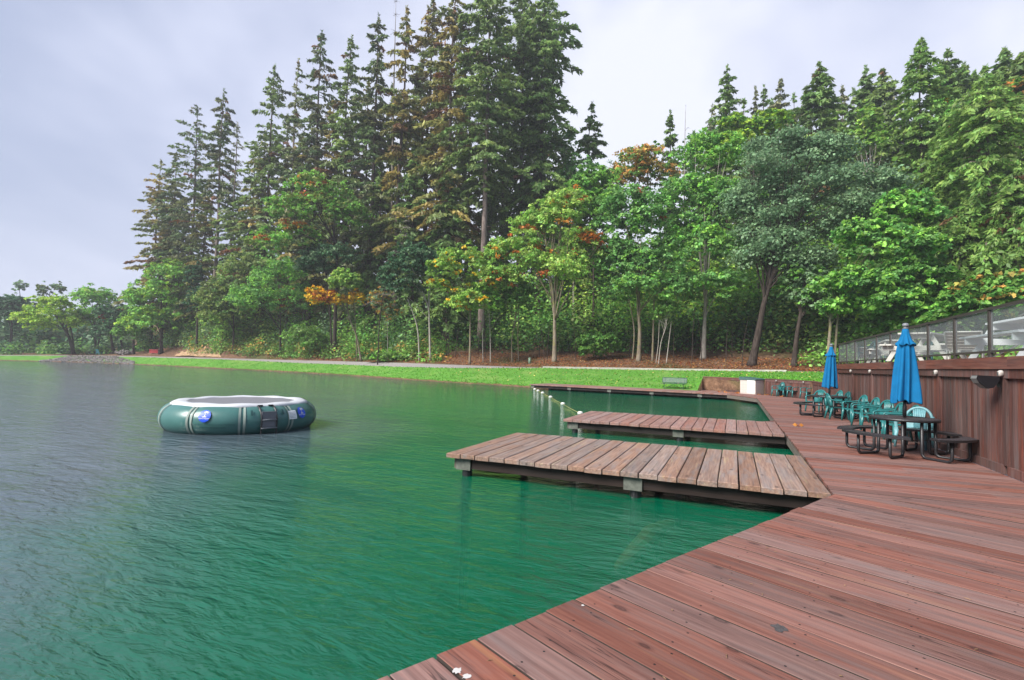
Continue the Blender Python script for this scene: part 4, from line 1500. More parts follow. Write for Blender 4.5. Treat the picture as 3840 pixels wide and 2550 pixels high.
for s in (-1, 1):
    MB().box(-.9, .9, s*.75-.14, s*.75+.14, .40, .46).build('bench', M_BLACKM, ft)
    MB().bar((s*.65, -.7, 0), (s*.65, .3, .69), .08, .08).build('leg', M_BLACKM, ft)
    MB().bar((s*.65, .7, 0), (s*.65, -.3, .69), .08, .08).build('leg', M_BLACKM, ft)
ac = thing('lawn_chair', 'teal wooden lawn chair beside the far picnic table', 'chair', spot(371, 148), R_(200))
MB().box(-.35, .35, -.3, .3, .36, .42).build('seat', M_TEAL, ac)
for i in range(5):
    o = MB().box(-.06, .06, -.02, .02, 0, .95).build('back_slat', M_TEAL, ac)
    o.matrix_local = Matrix.Translation((-.28+.14*i, .26, .35)) @ Matrix.Rotation(R_(-20), 4, 'X')
for s in (-1, 1):
    MB().box(s*.40-.06, s*.40+.06, -.42, .42, .56, .60).build('armrest', M_TEAL, ac)
    MB().box(s*.38-.03, s*.38+.03, -.36, -.28, 0, .56).build('leg', M_TEAL, ac)
    MB().box(s*.38-.03, s*.38+.03, .24, .32, 0, .56).build('leg', M_TEAL, ac)

HAZE = .0006
# ------------------------------------------------------------------ vegetation
def quads_mesh(name, V, tint, mat):
    """V: (n,4,3) corner points, tint: (n,3) leaf colours"""
    n = len(V)
    me = bpy.data.meshes.new(name)
    me.vertices.add(4*n)
    me.vertices.foreach_set('co', np.ascontiguousarray(V, dtype=np.float32).ravel())
    me.loops.add(4*n)
    me.loops.foreach_set('vertex_index', np.arange(4*n, dtype=np.int32))
    me.polygons.add(n)
    me.polygons.foreach_set('loop_start', np.arange(0, 4*n, 4, dtype=np.int32))
    at = me.attributes.new('tint', 'FLOAT_COLOR', 'FACE')
    c = np.ones((n, 4), np.float32)
    c[:, :3] = np.clip(tint, 0, 1)
    at.data.foreach_set('color', c.ravel())
    me.materials.append(mat)
    me.update(calc_edges=True)
    return me
def unit(a):
    return a/(np.linalg.norm(a, axis=1, keepdims=True)+1e-9)
def leaf_quads(C, N, Ln, Wd, rs, along=None):
    n = len(C)
    N = unit(N)
    t = rs.randn(n, 3) if along is None else along
    t = unit(t-N*(t*N).sum(1, keepdims=True))
    b = np.cross(N, t)
    Ln, Wd = Ln[:, None]/2, Wd[:, None]/2
    return np.stack([C-t*Ln, C+b*Wd, C+t*Ln, C-b*Wd], 1)
GREENS = {
    'lime':   [(.125,.235,.018), (.100,.205,.016), (.16,.27,.03)],
    'mid':    [(.052,.140,.022), (.070,.170,.028), (.040,.115,.020)],
    'bright': [(.085,.215,.030), (.105,.245,.038), (.065,.180,.028)],
    'yellow': [(.150,.240,.035), (.120,.215,.035), (.19,.26,.045)],
    'maple':  [(.050,.150,.045), (.064,.178,.055), (.040,.125,.038)],
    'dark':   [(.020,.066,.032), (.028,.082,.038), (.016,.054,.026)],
    'oak':    [(.062,.098,.060), (.082,.122,.075), (.048,.080,.050)],
    'olive':  [(.075,.125,.026), (.095,.150,.032), (.058,.100,.022)],
    'gold':   [(.80,.52,.025), (.68,.42,.02), (.84,.60,.05)],
    'rust':   [(.34,.085,.022), (.40,.12,.025), (.27,.06,.018)],
    'orange': [(.48,.17,.025), (.40,.12,.02), (.52,.24,.03)],
    'brownmaple': [(.19,.15,.035), (.24,.16,.04), (.13,.14,.03)],
    'fir':    [(.036,.062,.026), (.046,.075,.030), (.028,.050,.022)],
    'firbrown': [(.060,.062,.026), (.080,.066,.028), (.042,.056,.024)],
    'firdark': [(.020,.036,.019), (.026,.044,.022), (.030,.038,.020)],
    'hemlock': [(.045,.100,.036), (.058,.118,.042), (.036,.082,.030)],
    'cedar':  [(.062,.130,.036), (.080,.155,.045), (.050,.108,.030)],
    'palefir': [(.10,.115,.075), (.12,.13,.085), (.085,.105,.065)],
    'shrub':  [(.055,.125,.024), (.075,.15,.030), (.042,.098,.022)],
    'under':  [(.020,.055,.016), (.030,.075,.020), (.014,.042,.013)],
}
for _k in GREENS:
    if _k not in ('gold', 'rust', 'orange'):
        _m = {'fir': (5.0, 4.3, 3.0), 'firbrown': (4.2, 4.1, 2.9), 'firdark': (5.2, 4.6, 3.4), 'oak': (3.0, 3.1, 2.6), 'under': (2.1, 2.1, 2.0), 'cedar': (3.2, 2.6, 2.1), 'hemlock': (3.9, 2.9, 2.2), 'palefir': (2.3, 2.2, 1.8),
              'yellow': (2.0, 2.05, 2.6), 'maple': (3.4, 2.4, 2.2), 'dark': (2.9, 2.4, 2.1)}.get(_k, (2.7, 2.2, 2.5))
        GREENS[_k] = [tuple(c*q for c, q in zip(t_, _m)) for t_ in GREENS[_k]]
def crown_mesh(name, lobes, nclump, per, size, pal, rs, patches=(), speck=None, flat=.42, fill=.62, spread=None, bottom=None):
    """lobes: (cx,cy,cz,rx,ry,rz) ellipsoids; leaves gather in flattened sprays spread through their outer parts"""
    per = int(per*.72)
    lo = list(lobes)
    for q in lobes:                       # knobs and hollows on every lobe
        for _ in range(4):
            v = rs.randn(3)
            v = v/np.linalg.norm(v)
            v[2] = abs(v[2])*.8-.25
            s_ = .28+.22*rs.rand()
            lo.append((q[0]+v[0]*q[3]*.95, q[1]+v[1]*q[4]*.95, q[2]+v[2]*q[5]*.95, q[3]*s_*1.2, q[4]*s_*1.2, q[5]*s_))
    lo = np.array(lo, float)
    w = (lo[:, 3]*lo[:, 5])**.9
    idx = rs.choice(len(lo), nclump, p=w/w.sum())
    d = unit(rs.randn(nclump, 3))
    d[:, 2] = np.where(d[:, 2] < -.55, -d[:, 2]*.6, d[:, 2])
    rad = fill+(1.02-fill)*rs.rand(nclump)**.7
    # lumpy outline
    rad *= 1+.13*np.sin(d[:, 0]*5+idx)*np.sin(d[:, 2]*6+idx*2)+.06*rs.randn(nclump)
    cc = lo[idx, :3]+d*lo[idx, 3:]*rad[:, None]
    sp = spread if spread else float(np.median(lo[:, 3])*.22)
    csz = sp*(.6+.8*rs.rand(nclump))
    palette = np.array(GREENS[pal])
    ccol = palette[rs.randint(0, len(palette), nclump)]*(.78+.44*rs.rand(nclump, 1))
    if bottom:
        pass
    for (px, py, pz, pr, pp, prob) in patches:
        near = (np.linalg.norm((cc-np.array([px, py, pz]))*np.array([1, .6, 1]), axis=1) < pr) & (rs.rand(nclump) < prob)
        q = np.array(GREENS[pp])
        ccol[near] = q[rs.randint(0, len(q), near.sum())]*(.8+.4*rs.rand(near.sum(), 1))
    if speck:
        near = rs.rand(nclump) < speck[1]
        q = np.array(GREENS[speck[0]])
        ccol[near] = q[rs.randint(0, len(q), near.sum())]*(.8+.4*rs.rand(near.sum(), 1))
    k = np.repeat(np.arange(nclump), per)
    o = rs.randn(len(k), 3)*csz[k][:, None]*np.array([1, 1, flat])*.62
    o[:, 2] -= .28*(o[:, 0]**2+o[:, 1]**2)/np.maximum(csz[k], .05)
    C = cc[k]+o
    N = rs.randn(len(k), 3)*.6+np.array([0, 0, .6])+d[k]*.6
    s = size*1.06*(.5+1.0*rs.rand(len(k))**1.5)
    V = leaf_quads(C, N, s, s*.72, rs)
    return quads_mesh(name, V, ccol[k]*(.85+.3*rs.rand(len(k), 1)), M_LEAF), cc
def to_world(x_u, y_u, D):
    return at_D(x_u*U, y_u*U, D)
def px_size(P):
    return U*depth_of(P)/F_PX         # metres per 'u' pixel at that place
def trunk_mesh(path, r0, r1, cc, rs, nl, r_l=.35, mat=None):
    """tapered trunk along path and limbs rising from its upper half to some of the leaf sprays"""
    t = MB()
    sp = smoothpath(path, 5)
    n = len(sp)
    rr = [r0+(r1-r0)*(i/(n-1))**.8 for i in range(n)]
    rr[0] *= 1.35
    rr[1] *= 1.1
    t.tube(sp, rr, 9)
    lm = MB()
    if len(cc):
        pick = rs.choice(len(cc), min(nl, len(cc)), replace=False)
        for p in pick:
            tgt = Vector(cc[p])
            i0 = int(n*(.45+.5*rs.rand()))
            i0 = min(i0, n-2)
            a = sp[i0]
            if tgt.z < a.z:
                i0 = max(int(n*.4), i0-6)
                a = sp[i0]
            mid = a.lerp(tgt, .45)+Vector((rs.randn()*.25, rs.randn()*.25, .12*(tgt-a).length))
            rb = rr[i0]*(.30+.3*rs.rand())
            lm.tube(smoothpath([a, mid, tgt], 4), [rb*(1-.85*(q/8)) for q in range(9)], 6)
    return t, lm
NTREE = [0]
def off_path(xu, D, m=5):
    return max(D, float(np.interp(xu*U, XS_, DP_))+m)
def tree(name, label, D, lobes, base, pal, bk, mid=(), nclump=220, per=42, size=.34, r0=.22, cat='tree', patches=(), speck=None, limbs=14, group=None, extra=(), ry=.85, fill=.62, spread=None, basez=None):
    NTREE[0] += 1
    rs = np.random.RandomState(100+NTREE[0])
    D = off_path(base[0], D, 1.2 if D < 73 else 4)
    nclump = int(nclump*(1.3 if D < 140 else 1.6))
    fill = fill if D < 140 else min(fill, .4)
    W = []
    for (x, y, rw, rh) in lobes:
        P = to_world(x, y, D+rs.uniform(-.5, .5))
        k = px_size(P)
        W.append((*P, rw*k, rw*k*ry, rh*k))
    Pt = []
    for (x, y, r, pp, prob) in patches:
        P = to_world(x, y, D-1)
        Pt.append((*P, r*px_size(P), pp, prob))
    bx, by = base
    B = at_D(bx*U, by*U, D)
    bz = terr(bx*U, D) if basez is None else basez
    root = thing(name, label, cat, (B[0], B[1], bz-.12), 0, group)
    off = np.array([B[0], B[1], bz-.12])
    W = [(w[0]-off[0], w[1]-off[1], w[2]-off[2], *w[3:]) for w in W]
    Pt = [(p[0]-off[0], p[1]-off[1], p[2]-off[2], *p[3:]) for p in Pt]
    me, cc = crown_mesh('crown', W, nclump, per, size, pal, rs, Pt, speck, fill=fill, spread=spread)
    link('crown', me, root)
    path = [Vector((0, 0, 0))]
    for (x, y) in mid:
        path.append(Vector(at_D(x*U, y*U, D)-off))
    top = np.mean([w[:3] for w in W], axis=0)
    if not mid:
        path.append(Vector((top[0]*.3, top[1]*.3, top[2]*.5)))
    path.append(Vector(top)+Vector((0, 0, .35*np.mean([w[5] for w in W]))))
    t, lm = trunk_mesh(path, r0, r0*.22, cc, rs, limbs)
    t.build('trunk', bk, root, True)
    if lm.v:
        lm.build('limbs', bk, root, True)
    for (pts, rad) in extra:
        q = [Vector(at_D(x*U, y*U, D+.6)-off) for x, y in pts]
        q[0].z = terr(pts[0][0]*U, D+.6)-off[2]-.1
        MB().tube(smoothpath(q, 5), [rad*(1-.5*i/(5*(len(q)-1))) for i in range(5*(len(q)-1)+1)], 7).build('trunk', bk, root, True)
    return root
def conifer(name, label, D, tip, R, pal, base_y=None, low=.25, nb=110, ns=52, droop=.35, bk=None, sparse=0.0, sz=.95, brown=.06, top_r=.05, shape=.8, group=None, cat='conifer', asym=None, r0=None, wid=.34, lowx=None, hang=.35):
    """tip: image of the leader; R: half width of the crown there (u); low: fraction of the height where live branches begin"""
    NTREE[0] += 1
    rs = np.random.RandomState(500+NTREE[0])
    D = off_path(tip[0], D, 17 if tip[0] < 1000 else 9)
    nb, ns, R = int(nb*1.25), int(ns*1.5), R*1.18
    sz = sz*1.04
    T = to_world(tip[0], tip[1], D)
    k = px_size(T)
    X = tip[0]*U
    lx = lowx*U if lowx else None
    zb = terr(min(max(X, -500), 4500), D)
    H = T[2]-zb
    root = thing(name, label, cat, (T[0], T[1], zb-.2), 0, group)
    Rm = R*k
    # branches
    hb = low+(1-low)*np.sort(rs.rand(nb))**.92
    ang = (np.arange(nb)*2.399+rs.rand(nb)*.9) % (2*math.pi)
    f = (1-hb)/(1-low)                       # 1 at the lowest live branch, 0 at the leader
    prof = np.where(f < .12, top_r+f/.12*(.40-top_r), .40+.60*np.clip((f-.12)/.88, 0, 1)**(shape*.8))
    prof = np.where(f > .85, prof*(1-.35*(f-.85)/.15), prof)
    blen = Rm*prof*(.45+.75*rs.rand(nb)**.8+.25*(rs.rand(nb) < .10))*(1-sparse*(rs.rand(nb) < .4)*rs.rand(nb)*1.4)
    if asym is not None:
        a0, amt = asym
        blen *= 1+amt*np.cos(ang-a0)
    keep = blen > .25
    hb, ang, f, blen = hb[keep], ang[keep], f[keep], blen[keep]
    nb = len(hb)
    pal_a = np.array(GREENS[pal])
    bcol = pal_a[rs.randint(0, len(pal_a), nb)]*(.75+.5*rs.rand(nb, 1))
    br = rs.rand(nb) < brown*.5
    rust = np.array([(.20,.11,.055), (.25,.12,.055), (.17,.12,.06)])
    bcol[br] = rust[rs.randint(0, 3, br.sum())]
    slope0 = .35*(1-f)**1.2-.10*f
    cnt = np.maximum(10, (ns*np.clip(blen/(Rm*.75), .25, 1.3)).astype(int))
    bi = np.repeat(np.arange(nb), cnt)
    m = len(bi)
    u = .12+.88*rs.rand(m)**.75
    L_ = blen[bi]
    dirx, diry = np.cos(ang[bi]), np.sin(ang[bi])
    rad = u*L_
    zz = H*hb[bi]+rad*slope0[bi]-droop*rad*u+.10*L_*np.maximum(0, u-.75)*(1-f[bi])
    side = rs.uniform(-1, 1, m)
    half = .30*L_*(1-.75*u)*.9+.12
    px, py = -diry, dirx
    C = np.stack([dirx*rad+px*side*half, diry*rad+py*side*half, zz-.10*np.abs(side)*half-hang*rs.rand(m)**2*sz], 1)
    al = np.stack([dirx*.8+px*side*1.1, diry*.8+py*side*1.1, -.25-hang*1.3*rs.rand(m)], 1)+rs.randn(m, 3)*.22
    N = np.stack([dirx*.55, diry*.55, np.full(m, .6)], 1)+rs.randn(m, 3)*.6
    s = sz*(.55+.75*rs.rand(m))*(.55+.45*np.clip(L_/Rm*1.6, 0, 1))
    V = leaf_quads(C, N, s, s*wid*1.15, rs, al)
    # leader sprays
    q = 40
    zt = H*(.955+.05*rs.rand(q))
    at = rs.rand(q)*6.283
    Ct = np.stack([np.cos(at)*.12, np.sin(at)*.12, zt], 1)
    Vt = leaf_quads(Ct, np.stack([np.cos(at+1.5), np.sin(at+1.5), np.zeros(q)], 1)+rs.randn(q, 3)*.2, np.full(q, .6*sz), np.full(q, .16*sz), rs, np.stack([np.cos(at)*.7, np.sin(at)*.7, np.full(q, .8)], 1))
    V = np.concatenate([V, Vt])
    col = np.concatenate([bcol[bi]*(.8+.4*rs.rand(m, 1)), np.tile(pal_a[0], (q, 1))])
    link('crown', quads_mesh('crown', V, col, M_LEAF), root)
    t = MB()
    r = r0 if r0 else .0078*H+.06
    lean = [(rs.randn()*.22, rs.randn()*.22) for _ in range(5)]
    pts = [Vector((lean[i][0]*(i > 0)*(i < 4), lean[i][1]*(i > 0)*(i < 4), H*i/4)) for i in range(5)]
    sp = smoothpath(pts, 4)
    t.tube(sp, [r*(1.25 if i == 0 else 1)*(1-.93*(i/(len(sp)-1))) for i in range(len(sp))], 8)
    t.build('trunk', bk or B_FIR, root, True)
    b = MB()
    for i in range(nb):
        if rs.rand() < .75:
            a0 = Vector((0, 0, H*hb[i]))
            e = .85*blen[i]
            en = Vector((math.cos(ang[i])*e, math.sin(ang[i])*e, H*hb[i]+e*slope0[i]-droop*e*.85))
            md = Vector((math.cos(ang[i])*e*.5, math.sin(ang[i])*e*.5, H*hb[i]+e*.5*slope0[i]-droop*e*.5*.42))
            b.tube([a0, md, en], [.028+.011*blen[i], .02+.007*blen[i], .01], 4, False)
    # dead stubs under the live crown
    for i in range(int(10*low/.25)):
        z = H*low*(.35+.65*rs.rand())
        a = rs.rand()*6.28
        e = .5+1.4*rs.rand()
        b.tube([(0, 0, z), (math.cos(a)*e, math.sin(a)*e, z-.15*e)], [.035, .01], 4, False)
    b.build('branches', bk or B_FIR, root)['kind'] = 'stuff'
    return root
FG = None
# --- tall conifers on the bank, from the left
conifer('douglas_fir', 'lowest dark fir at the left end of the tall conifers', 104, (372, 368), 62, 'firbrown', low=.12, nb=100, brown=.14, sparse=.4, droop=.25)
conifer('douglas_fir', 'short dark fir whose top peeps between the first and the tall ragged fir', 110, (406, 350), 45, 'firdark', low=.2, nb=80, brown=.06, sparse=.4)
conifer('douglas_fir', 'ragged dark fir with long flat branches left of the bare trunked fir', 98, (456, 246), 68, 'firdark', low=.22, nb=84, ns=46, sparse=.7, droop=.22, brown=.10, top_r=.15)
conifer('douglas_fir', 'tall thin fir with a long bare trunk and sparse top against the grey sky', 94, (517, 204), 42, 'firdark', low=.52, nb=62, ns=40, sparse=.8, droop=.3, bk=B_FIRW, brown=.05)
conifer('douglas_fir', 'pale nearly dead fir with thin grey branches behind the bare trunked fir', 102, (548, 282), 30, 'palefir', low=.42, nb=52, ns=16, sparse=.5, droop=.15, bk=B_FIRW, brown=.1, wid=.2)
conifer('douglas_fir', 'pointed dark fir, first of the dense group with its top level with the snag bases', 92, (634, 148), 62, 'fir', low=.14, nb=120, brown=.05, sparse=.45, droop=.28)
conifer('douglas_fir', 'thin pale topped fir squeezed between two dark pointed firs', 97, (689, 134), 36, 'palefir', low=.35, nb=64, ns=30, sparse=.5, bk=B_FIRW, brown=.12)
conifer('douglas_fir', 'narrow dark fir with a crisp spire left of the group of tallest firs', 88, (742, 70), 66, 'firdark', low=.16, nb=130, brown=.08, sparse=.35, droop=.3)
conifer('douglas_fir', 'dark fir with a dense spire right beside the crisp spired fir', 90, (812, 78), 58, 'fir', low=.18, nb=118, brown=.10, sparse=.4)
conifer('douglas_fir', 'fir with a crooked top just left of the bare white snag', 86, (874, 30), 58, 'firdark', low=.2, nb=104, brown=.08, sparse=.6, top_r=.15)
conifer('douglas_fir', 'brownish fir with a ragged top right of the bare snag', 84, (938, 12), 62, 'firbrown', low=.2, nb=120, brown=.14, sparse=.5)
conifer('douglas_fir', 'brown tinged fir reaching the top edge left of the rust topped fir', 88, (1000, -8), 66, 'firbrown', low=.24, nb=120, brown=.16, sparse=.5)
conifer('douglas_fir', 'tall fir with rust coloured needles in its upper crown', 80, (1052, -34), 84, 'firbrown', low=.26, nb=130, ns=58, brown=.30, sparse=.45, shape=.6)
conifer('douglas_fir', 'tallest fir with a thick bare red brown trunk in the middle of the picture', 76, (1133, -70), 84, 'fir', low=.40, nb=120, ns=66, brown=.05, sparse=.5, shape=.45, bk=B_FIRW, r0=.62)
conifer('douglas_fir', 'dense green fir right of the thick bare trunk', 82, (1212, -60), 78, 'fir', low=.22, nb=140, ns=66, brown=.05, sparse=.3, shape=.5)
conifer('douglas_fir', 'rightmost tall fir with long drooping arms reaching out to the right', 80, (1258, -40), 72, 'hemlock', low=.2, nb=150, ns=64, brown=.03, sparse=.45, shape=.4, droop=.5, asym=(R_(23), .25))
conifer('western_cedar', 'narrow green conifer standing alone in the sky gap', 86, (1366, 234), 52, 'hemlock', low=.10, nb=100, brown=.02, droop=.4, sparse=.2)
# filler firs whose tips stay below their neighbours
for tip, D, pal, lb in (((590, 330), 105, 'fir', 'shorter fir in the gap below the pointed fir'), ((770, 230), 96, 'firbrown', 'shorter brown fir between the two dark spires'), ((905, 190), 95, 'fir', 'shorter fir under the bare snag'),
                        ((1090, 120), 92, 'fir', 'fir behind the thick bare trunk on its left side'), ((1170, 90), 94, 'hemlock', 'green fir behind the thick bare trunk on its right side'), ((700, 300), 90, 'firbrown', 'low brown fir above the orange madrone'),
                        ((960, 330), 84, 'hemlock', 'low green fir above the dark holly tree'), ((1040, 400), 78, 'hemlock', 'young hemlock left of the thick bare trunk'), ((480, 420), 103, 'firbrown', 'low brown fir behind the bare trunked fir'), ((425, 460), 100, 'firdark', 'low dark fir at the foot of the ragged dark fir')):
    conifer('douglas_fir', lb, D, tip, 58, pal, low=.1, nb=110, ns=50, brown=.12 if pal == 'firbrown' else .05, sparse=.3)
for tip, D, pal, lb in (((398, 446), 118, 'firbrown', 'low brown fir at the left foot of the firs'), ((538, 402), 112, 'fir', 'fir in the gap right of the bare trunked fir'), ((612, 300), 108, 'firbrown', 'brown fir on the left side of the pointed fir'),
                        ((664, 262), 106, 'fir', 'fir on the right side of the pointed fir'), ((722, 240), 104, 'firdark', 'dark fir left of the crisp spire'), ((850, 182), 102, 'firbrown', 'brown fir left of the crooked topped fir'),
                        ((972, 132), 100, 'fir', 'fir between the ragged brown fir and the one reaching the top edge'), ((1028, 152), 98, 'firbrown', 'fir filling the gap left of the rust coloured crown'), ((1132, 246), 96, 'hemlock', 'green fir hidden behind the thick bare trunk'),
                        ((1238, 150), 98, 'hemlock', 'green fir behind the drooping armed fir'), ((1302, 340), 94, 'hemlock', 'low green fir under the long drooping arms'), ((880, 360), 88, 'hemlock', 'low green fir left of the dark holly tree'), ((820, 330), 90, 'palefir', 'pale olive fir above the yellow maple')):
    conifer('douglas_fir', lb, D, tip, 52, pal, low=.1, nb=100, ns=42, brown=.10, sparse=.3)
# --- conifers on the right hand hill
conifer('hemlock', 'small spire behind the leafless pale stems in the right sky gap', 92, (1546, 252), 30, 'hemlock', low=.1, nb=90, brown=.0)
conifer('western_cedar', 'broad green spire left of the twin pale tipped conifers', 88, (1677, 149), 58, 'hemlock', low=.1, nb=120, brown=.02, droop=.42)
conifer('hemlock', 'pale tipped thin conifer, left one of the twins', 100, (1742, 198), 30, 'palefir', low=.1, nb=80, brown=.0, sparse=.4)
conifer('hemlock', 'pale tipped thin conifer, right one of the twins', 100, (1762, 194), 30, 'hemlock', low=.1, nb=80, brown=.0, sparse=.3)
conifer('hemlock', 'rusty tinged conifer left of the broad spire above the grey oak', 98, (1800, 180), 44, 'palefir', low=.1, nb=100, brown=.12)
conifer('western_cedar', 'broad spire rising right above the grey oak', 86, (1890, 141), 66, 'hemlock', low=.1, nb=130, brown=.06, droop=.42)
conifer('hemlock', 'thin pale conifer tip right of the broad spire above the oak', 104, (1942, 196), 30, 'palefir', low=.1, nb=80, brown=.0)
conifer('hemlock', 'dark conifer behind the yellow green birch, left one', 98, (1996, 148), 46, 'hemlock', low=.1, nb=100, brown=.0)
conifer('hemlock', 'dark conifer behind the yellow green birch, right one', 96, (2034, 156), 48, 'fir', low=.1, nb=100, brown=.03)
conifer('western_hemlock', 'tallest spire of the right hill with long drooping sprays', 74, (2123, 84), 78, 'cedar', low=.08, nb=150, ns=64, brown=.02, droop=.45, shape=.75, sz=.72)
conifer('hemlock', 'blue green conifer right of the tallest spire on the hill', 96, (2186, 110), 46, 'hemlock', low=.1, nb=100, brown=.0)
conifer('hemlock', 'conifer with a blunt top between the hill spires at the right', 92, (2222, 142), 50, 'hemlock', low=.1, nb=110, brown=.02)
conifer('western_cedar', 'large drooping cedar with a visible trunk near the right edge', 62, (2272, 148), 128, 'cedar', low=.10, nb=170, ns=84, brown=.04, droop=.6, shape=.55, bk=B_FIRW, hang=.6, sz=.58, sparse=.35, wid=.30)
conifer('hemlock', 'pointed conifer just behind the large drooping cedar', 90, (2316, 108), 52, 'hemlock', low=.1, nb=110, brown=.0)
conifer('hemlock', 'dark conifer filling the top right corner', 78, (2356, 118), 80, 'fir', low=.08, nb=130, ns=60, brown=.03)
conifer('western_cedar', 'bright drooping young cedar above the glass railing with tan tipped fronds', 50, (2222, 452), 84, 'cedar', low=.04, nb=130, ns=64, brown=.14, droop=.65, hang=.6, sz=.48)
conifer('western_cedar', 'bright drooping cedar at the right edge above the railing', 47, (2345, 380), 100, 'cedar', low=.04, nb=150, ns=70, brown=.06, droop=.62, hang=.6, sz=.48)
conifer('western_cedar', 'green cedar behind the bright maple on the right slope', 64, (2170, 330), 74, 'cedar', low=.05, nb=130, ns=60, brown=.02, droop=.55, hang=.5, sz=.62)

HILL = (((1600, 300), 'lowest conifer tip at the left foot of the right hill skyline'), ((1642, 238), 'conifer tip hugging the left side of the broad green spire'), ((1662, 286), 'short conifer under the broad green spire'), ((1715, 226), 'conifer between the broad green spire and the pale twins'),
        ((1735, 262), 'short conifer right below the pale tipped twins'), ((1780, 226), 'conifer between the pale twins and the rusty tinged conifer'), ((1830, 214), 'conifer tip just right of the rusty tinged conifer'), ((1858, 200), 'conifer tip touching the left side of the spire above the oak'),
        ((1922, 218), 'conifer tip on the right shoulder of the spire above the oak'), ((1968, 200), 'conifer tip left of the two dark conifers behind the birch'), ((2062, 196), 'conifer tip left of the tallest hill spire'), ((2092, 216), 'short conifer against the left side of the tallest hill spire'),
        ((2156, 180), 'conifer tip in the notch right of the tallest hill spire'), ((2205, 166), 'conifer tip between the blue green and the blunt topped conifer'), ((2246, 160), 'conifer tip just left of the large drooping cedar'), ((2292, 166), 'conifer tip just right of the large drooping cedar top'), ((2336, 150), 'conifer tip left of the dark corner conifer'))
for i, ((tx, ty), lb) in enumerate(HILL):
    conifer('hemlock', lb, 97+(i*7) % 9, (tx, ty), 40, ('hemlock', 'palefir', 'cedar')[i % 3], low=.1, nb=80, ns=34, brown=.02, sparse=.2, group='conifers crowding the right hilltop')
# bare snag and dead stems
def dead_tree(name, label, D, path, r, nb, blen, seed, up=.1):
    rs = np.random.RandomState(seed)
    P = [at_D(x*U, y*U, D) for x, y in path]
    bz = terr(path[0][0]*U, D)
    root = thing(name, label, 'dead tree', (P[0][0], P[0][1], bz-.2))
    off = np.array([P[0][0], P[0][1], bz-.2])
    q = [Vector(p-off) for p in P]
    q[0] = Vector((0, 0, 0))
    sp = smoothpath(q, 6)
    t = MB()
    t.tube(sp, [r*(1-.93*i/(len(sp)-1)) for i in range(len(sp))], 7)
    t.build('trunk', B_OAK if r < .1 else B_DEAD, root, True)
    b = MB()
    n = len(sp)
    for i in range(nb):
        j = int(n*(.35+.62*rs.rand()))
        j = min(j, n-1)
        a = rs.rand()*6.28
        e = blen*(.4+.8*rs.rand())*(1.15-j/n)
        s = sp[j]
        m = s+Vector((math.cos(a)*e*.5, math.sin(a)*e*.5, up*e))
        f = s+Vector((math.cos(a)*e, math.sin(a)*e, up*e*.4-.2*e))
        b.tube([s, m, f], [.035, .025, .008], 4, False)
        for _ in range(2):
            g_ = m.lerp(f, rs.rand())
            b.tube([g_, g_+Vector((rs.randn()*.3*e, rs.randn()*.3*e, rs.randn()*.15*e-.1*e))], [.016, .005], 3, False)
    b.build('branches', B_DEAD, root)['kind'] = 'stuff'
    return root
dead_tree('dead_snag', 'bare white snag rising above the firs to the top edge', 90, [(908, 560), (906, 300), (913, 2)], .30, 60, 2.6, 3, -.15)
dead_tree('dead_tree', 'grey leafless leaning tree with tangled twigs left of the dark holly', 72, [(872, 800), (880, 700), (915, 600), (945, 500)], .09, 70, 3.0, 4, .1)
dead_tree('dead_tree', 'pair of leafless pale stems in the sky gap left of the broad spire', 84, [(1580, 520), (1578, 400), (1581, 244)], .16, 10, 1.8, 5, .5)

# --- broadleaf trees, from the left
tree('ash_tree', 'round lime green tree with a leaning forked trunk on the far left shore', 150, [(122, 728, 62, 38), (90, 748, 38, 26), (158, 740, 30, 28), (125, 700, 40, 22)], (171, 812), 'lime', B_OAK, mid=[(160, 780), (146, 755)], nclump=320, per=36, size=.42, r0=.42, extra=[([(172, 812), (166, 770), (155, 730)], .2)])
tree('broadleaf_tree', 'taller round green tree right of the lime green one', 158, [(215, 690, 46, 40), (208, 735, 38, 30)], (221, 806), 'bright', B_OAK, nclump=260, per=36, size=.45, r0=.35, extra=[([(222, 806), (232, 765), (236, 730)], .2)], speck=('yellow', .12))
tree('broadleaf_tree', 'dark blue green tree with one rust red spray on the far shore', 150, [(262, 735, 44, 46), (242, 765, 30, 26), (290, 740, 30, 40)], (264, 808), 'dark', B_OAK, mid=[(256, 770)], nclump=280, per=36, size=.42, r0=.36, patches=[(240, 733, 10, 'rust', .9), (282, 716, 8, 'rust', .5)], extra=[([(285, 806), (276, 770), (268, 740)], .25)])
tree('maple_tree', 'large rounded maple with yellow tinged leaves where the path bends out of sight', 122, [(385, 640, 58, 50), (345, 690, 48, 46), (420, 700, 42, 46), (372, 740, 66, 38), (330, 740, 40, 38)], (372, 806), 'bright', B_OAK, nclump=560, per=40, size=.42, r0=.45, speck=('lime', .25), patches=[(300, 655, 12, 'rust', .4), (350, 665, 9, 'orange', .35), (390, 600, 30, 'yellow', .5)])
tree('tall_poplar', 'thin airy tree standing tallest at the far left', 205, [(50, 664, 14, 22), (34, 690, 17, 22), (60, 698, 18, 22), (44, 715, 24, 20)], (45, 800), 'oak', B_OAK, nclump=90, per=22, size=.6, r0=.4, fill=.3)
tree('tall_poplar', 'airy twin topped tree behind the lime green tree', 205, [(100, 672, 15, 22), (131, 668, 15, 20), (112, 702, 32, 24)], (110, 800), 'oak', B_OAK, nclump=150, per=24, size=.6, r0=.4, fill=.3, speck=('olive', .4))
tree('dark_pine', 'dark heavy tree at the left edge', 180, [(10, 730, 40, 46), (48, 735, 32, 40), (30, 700, 30, 22)], (24, 806), 'dark', B_OAK, nclump=330, per=38, size=.5, r0=.45)
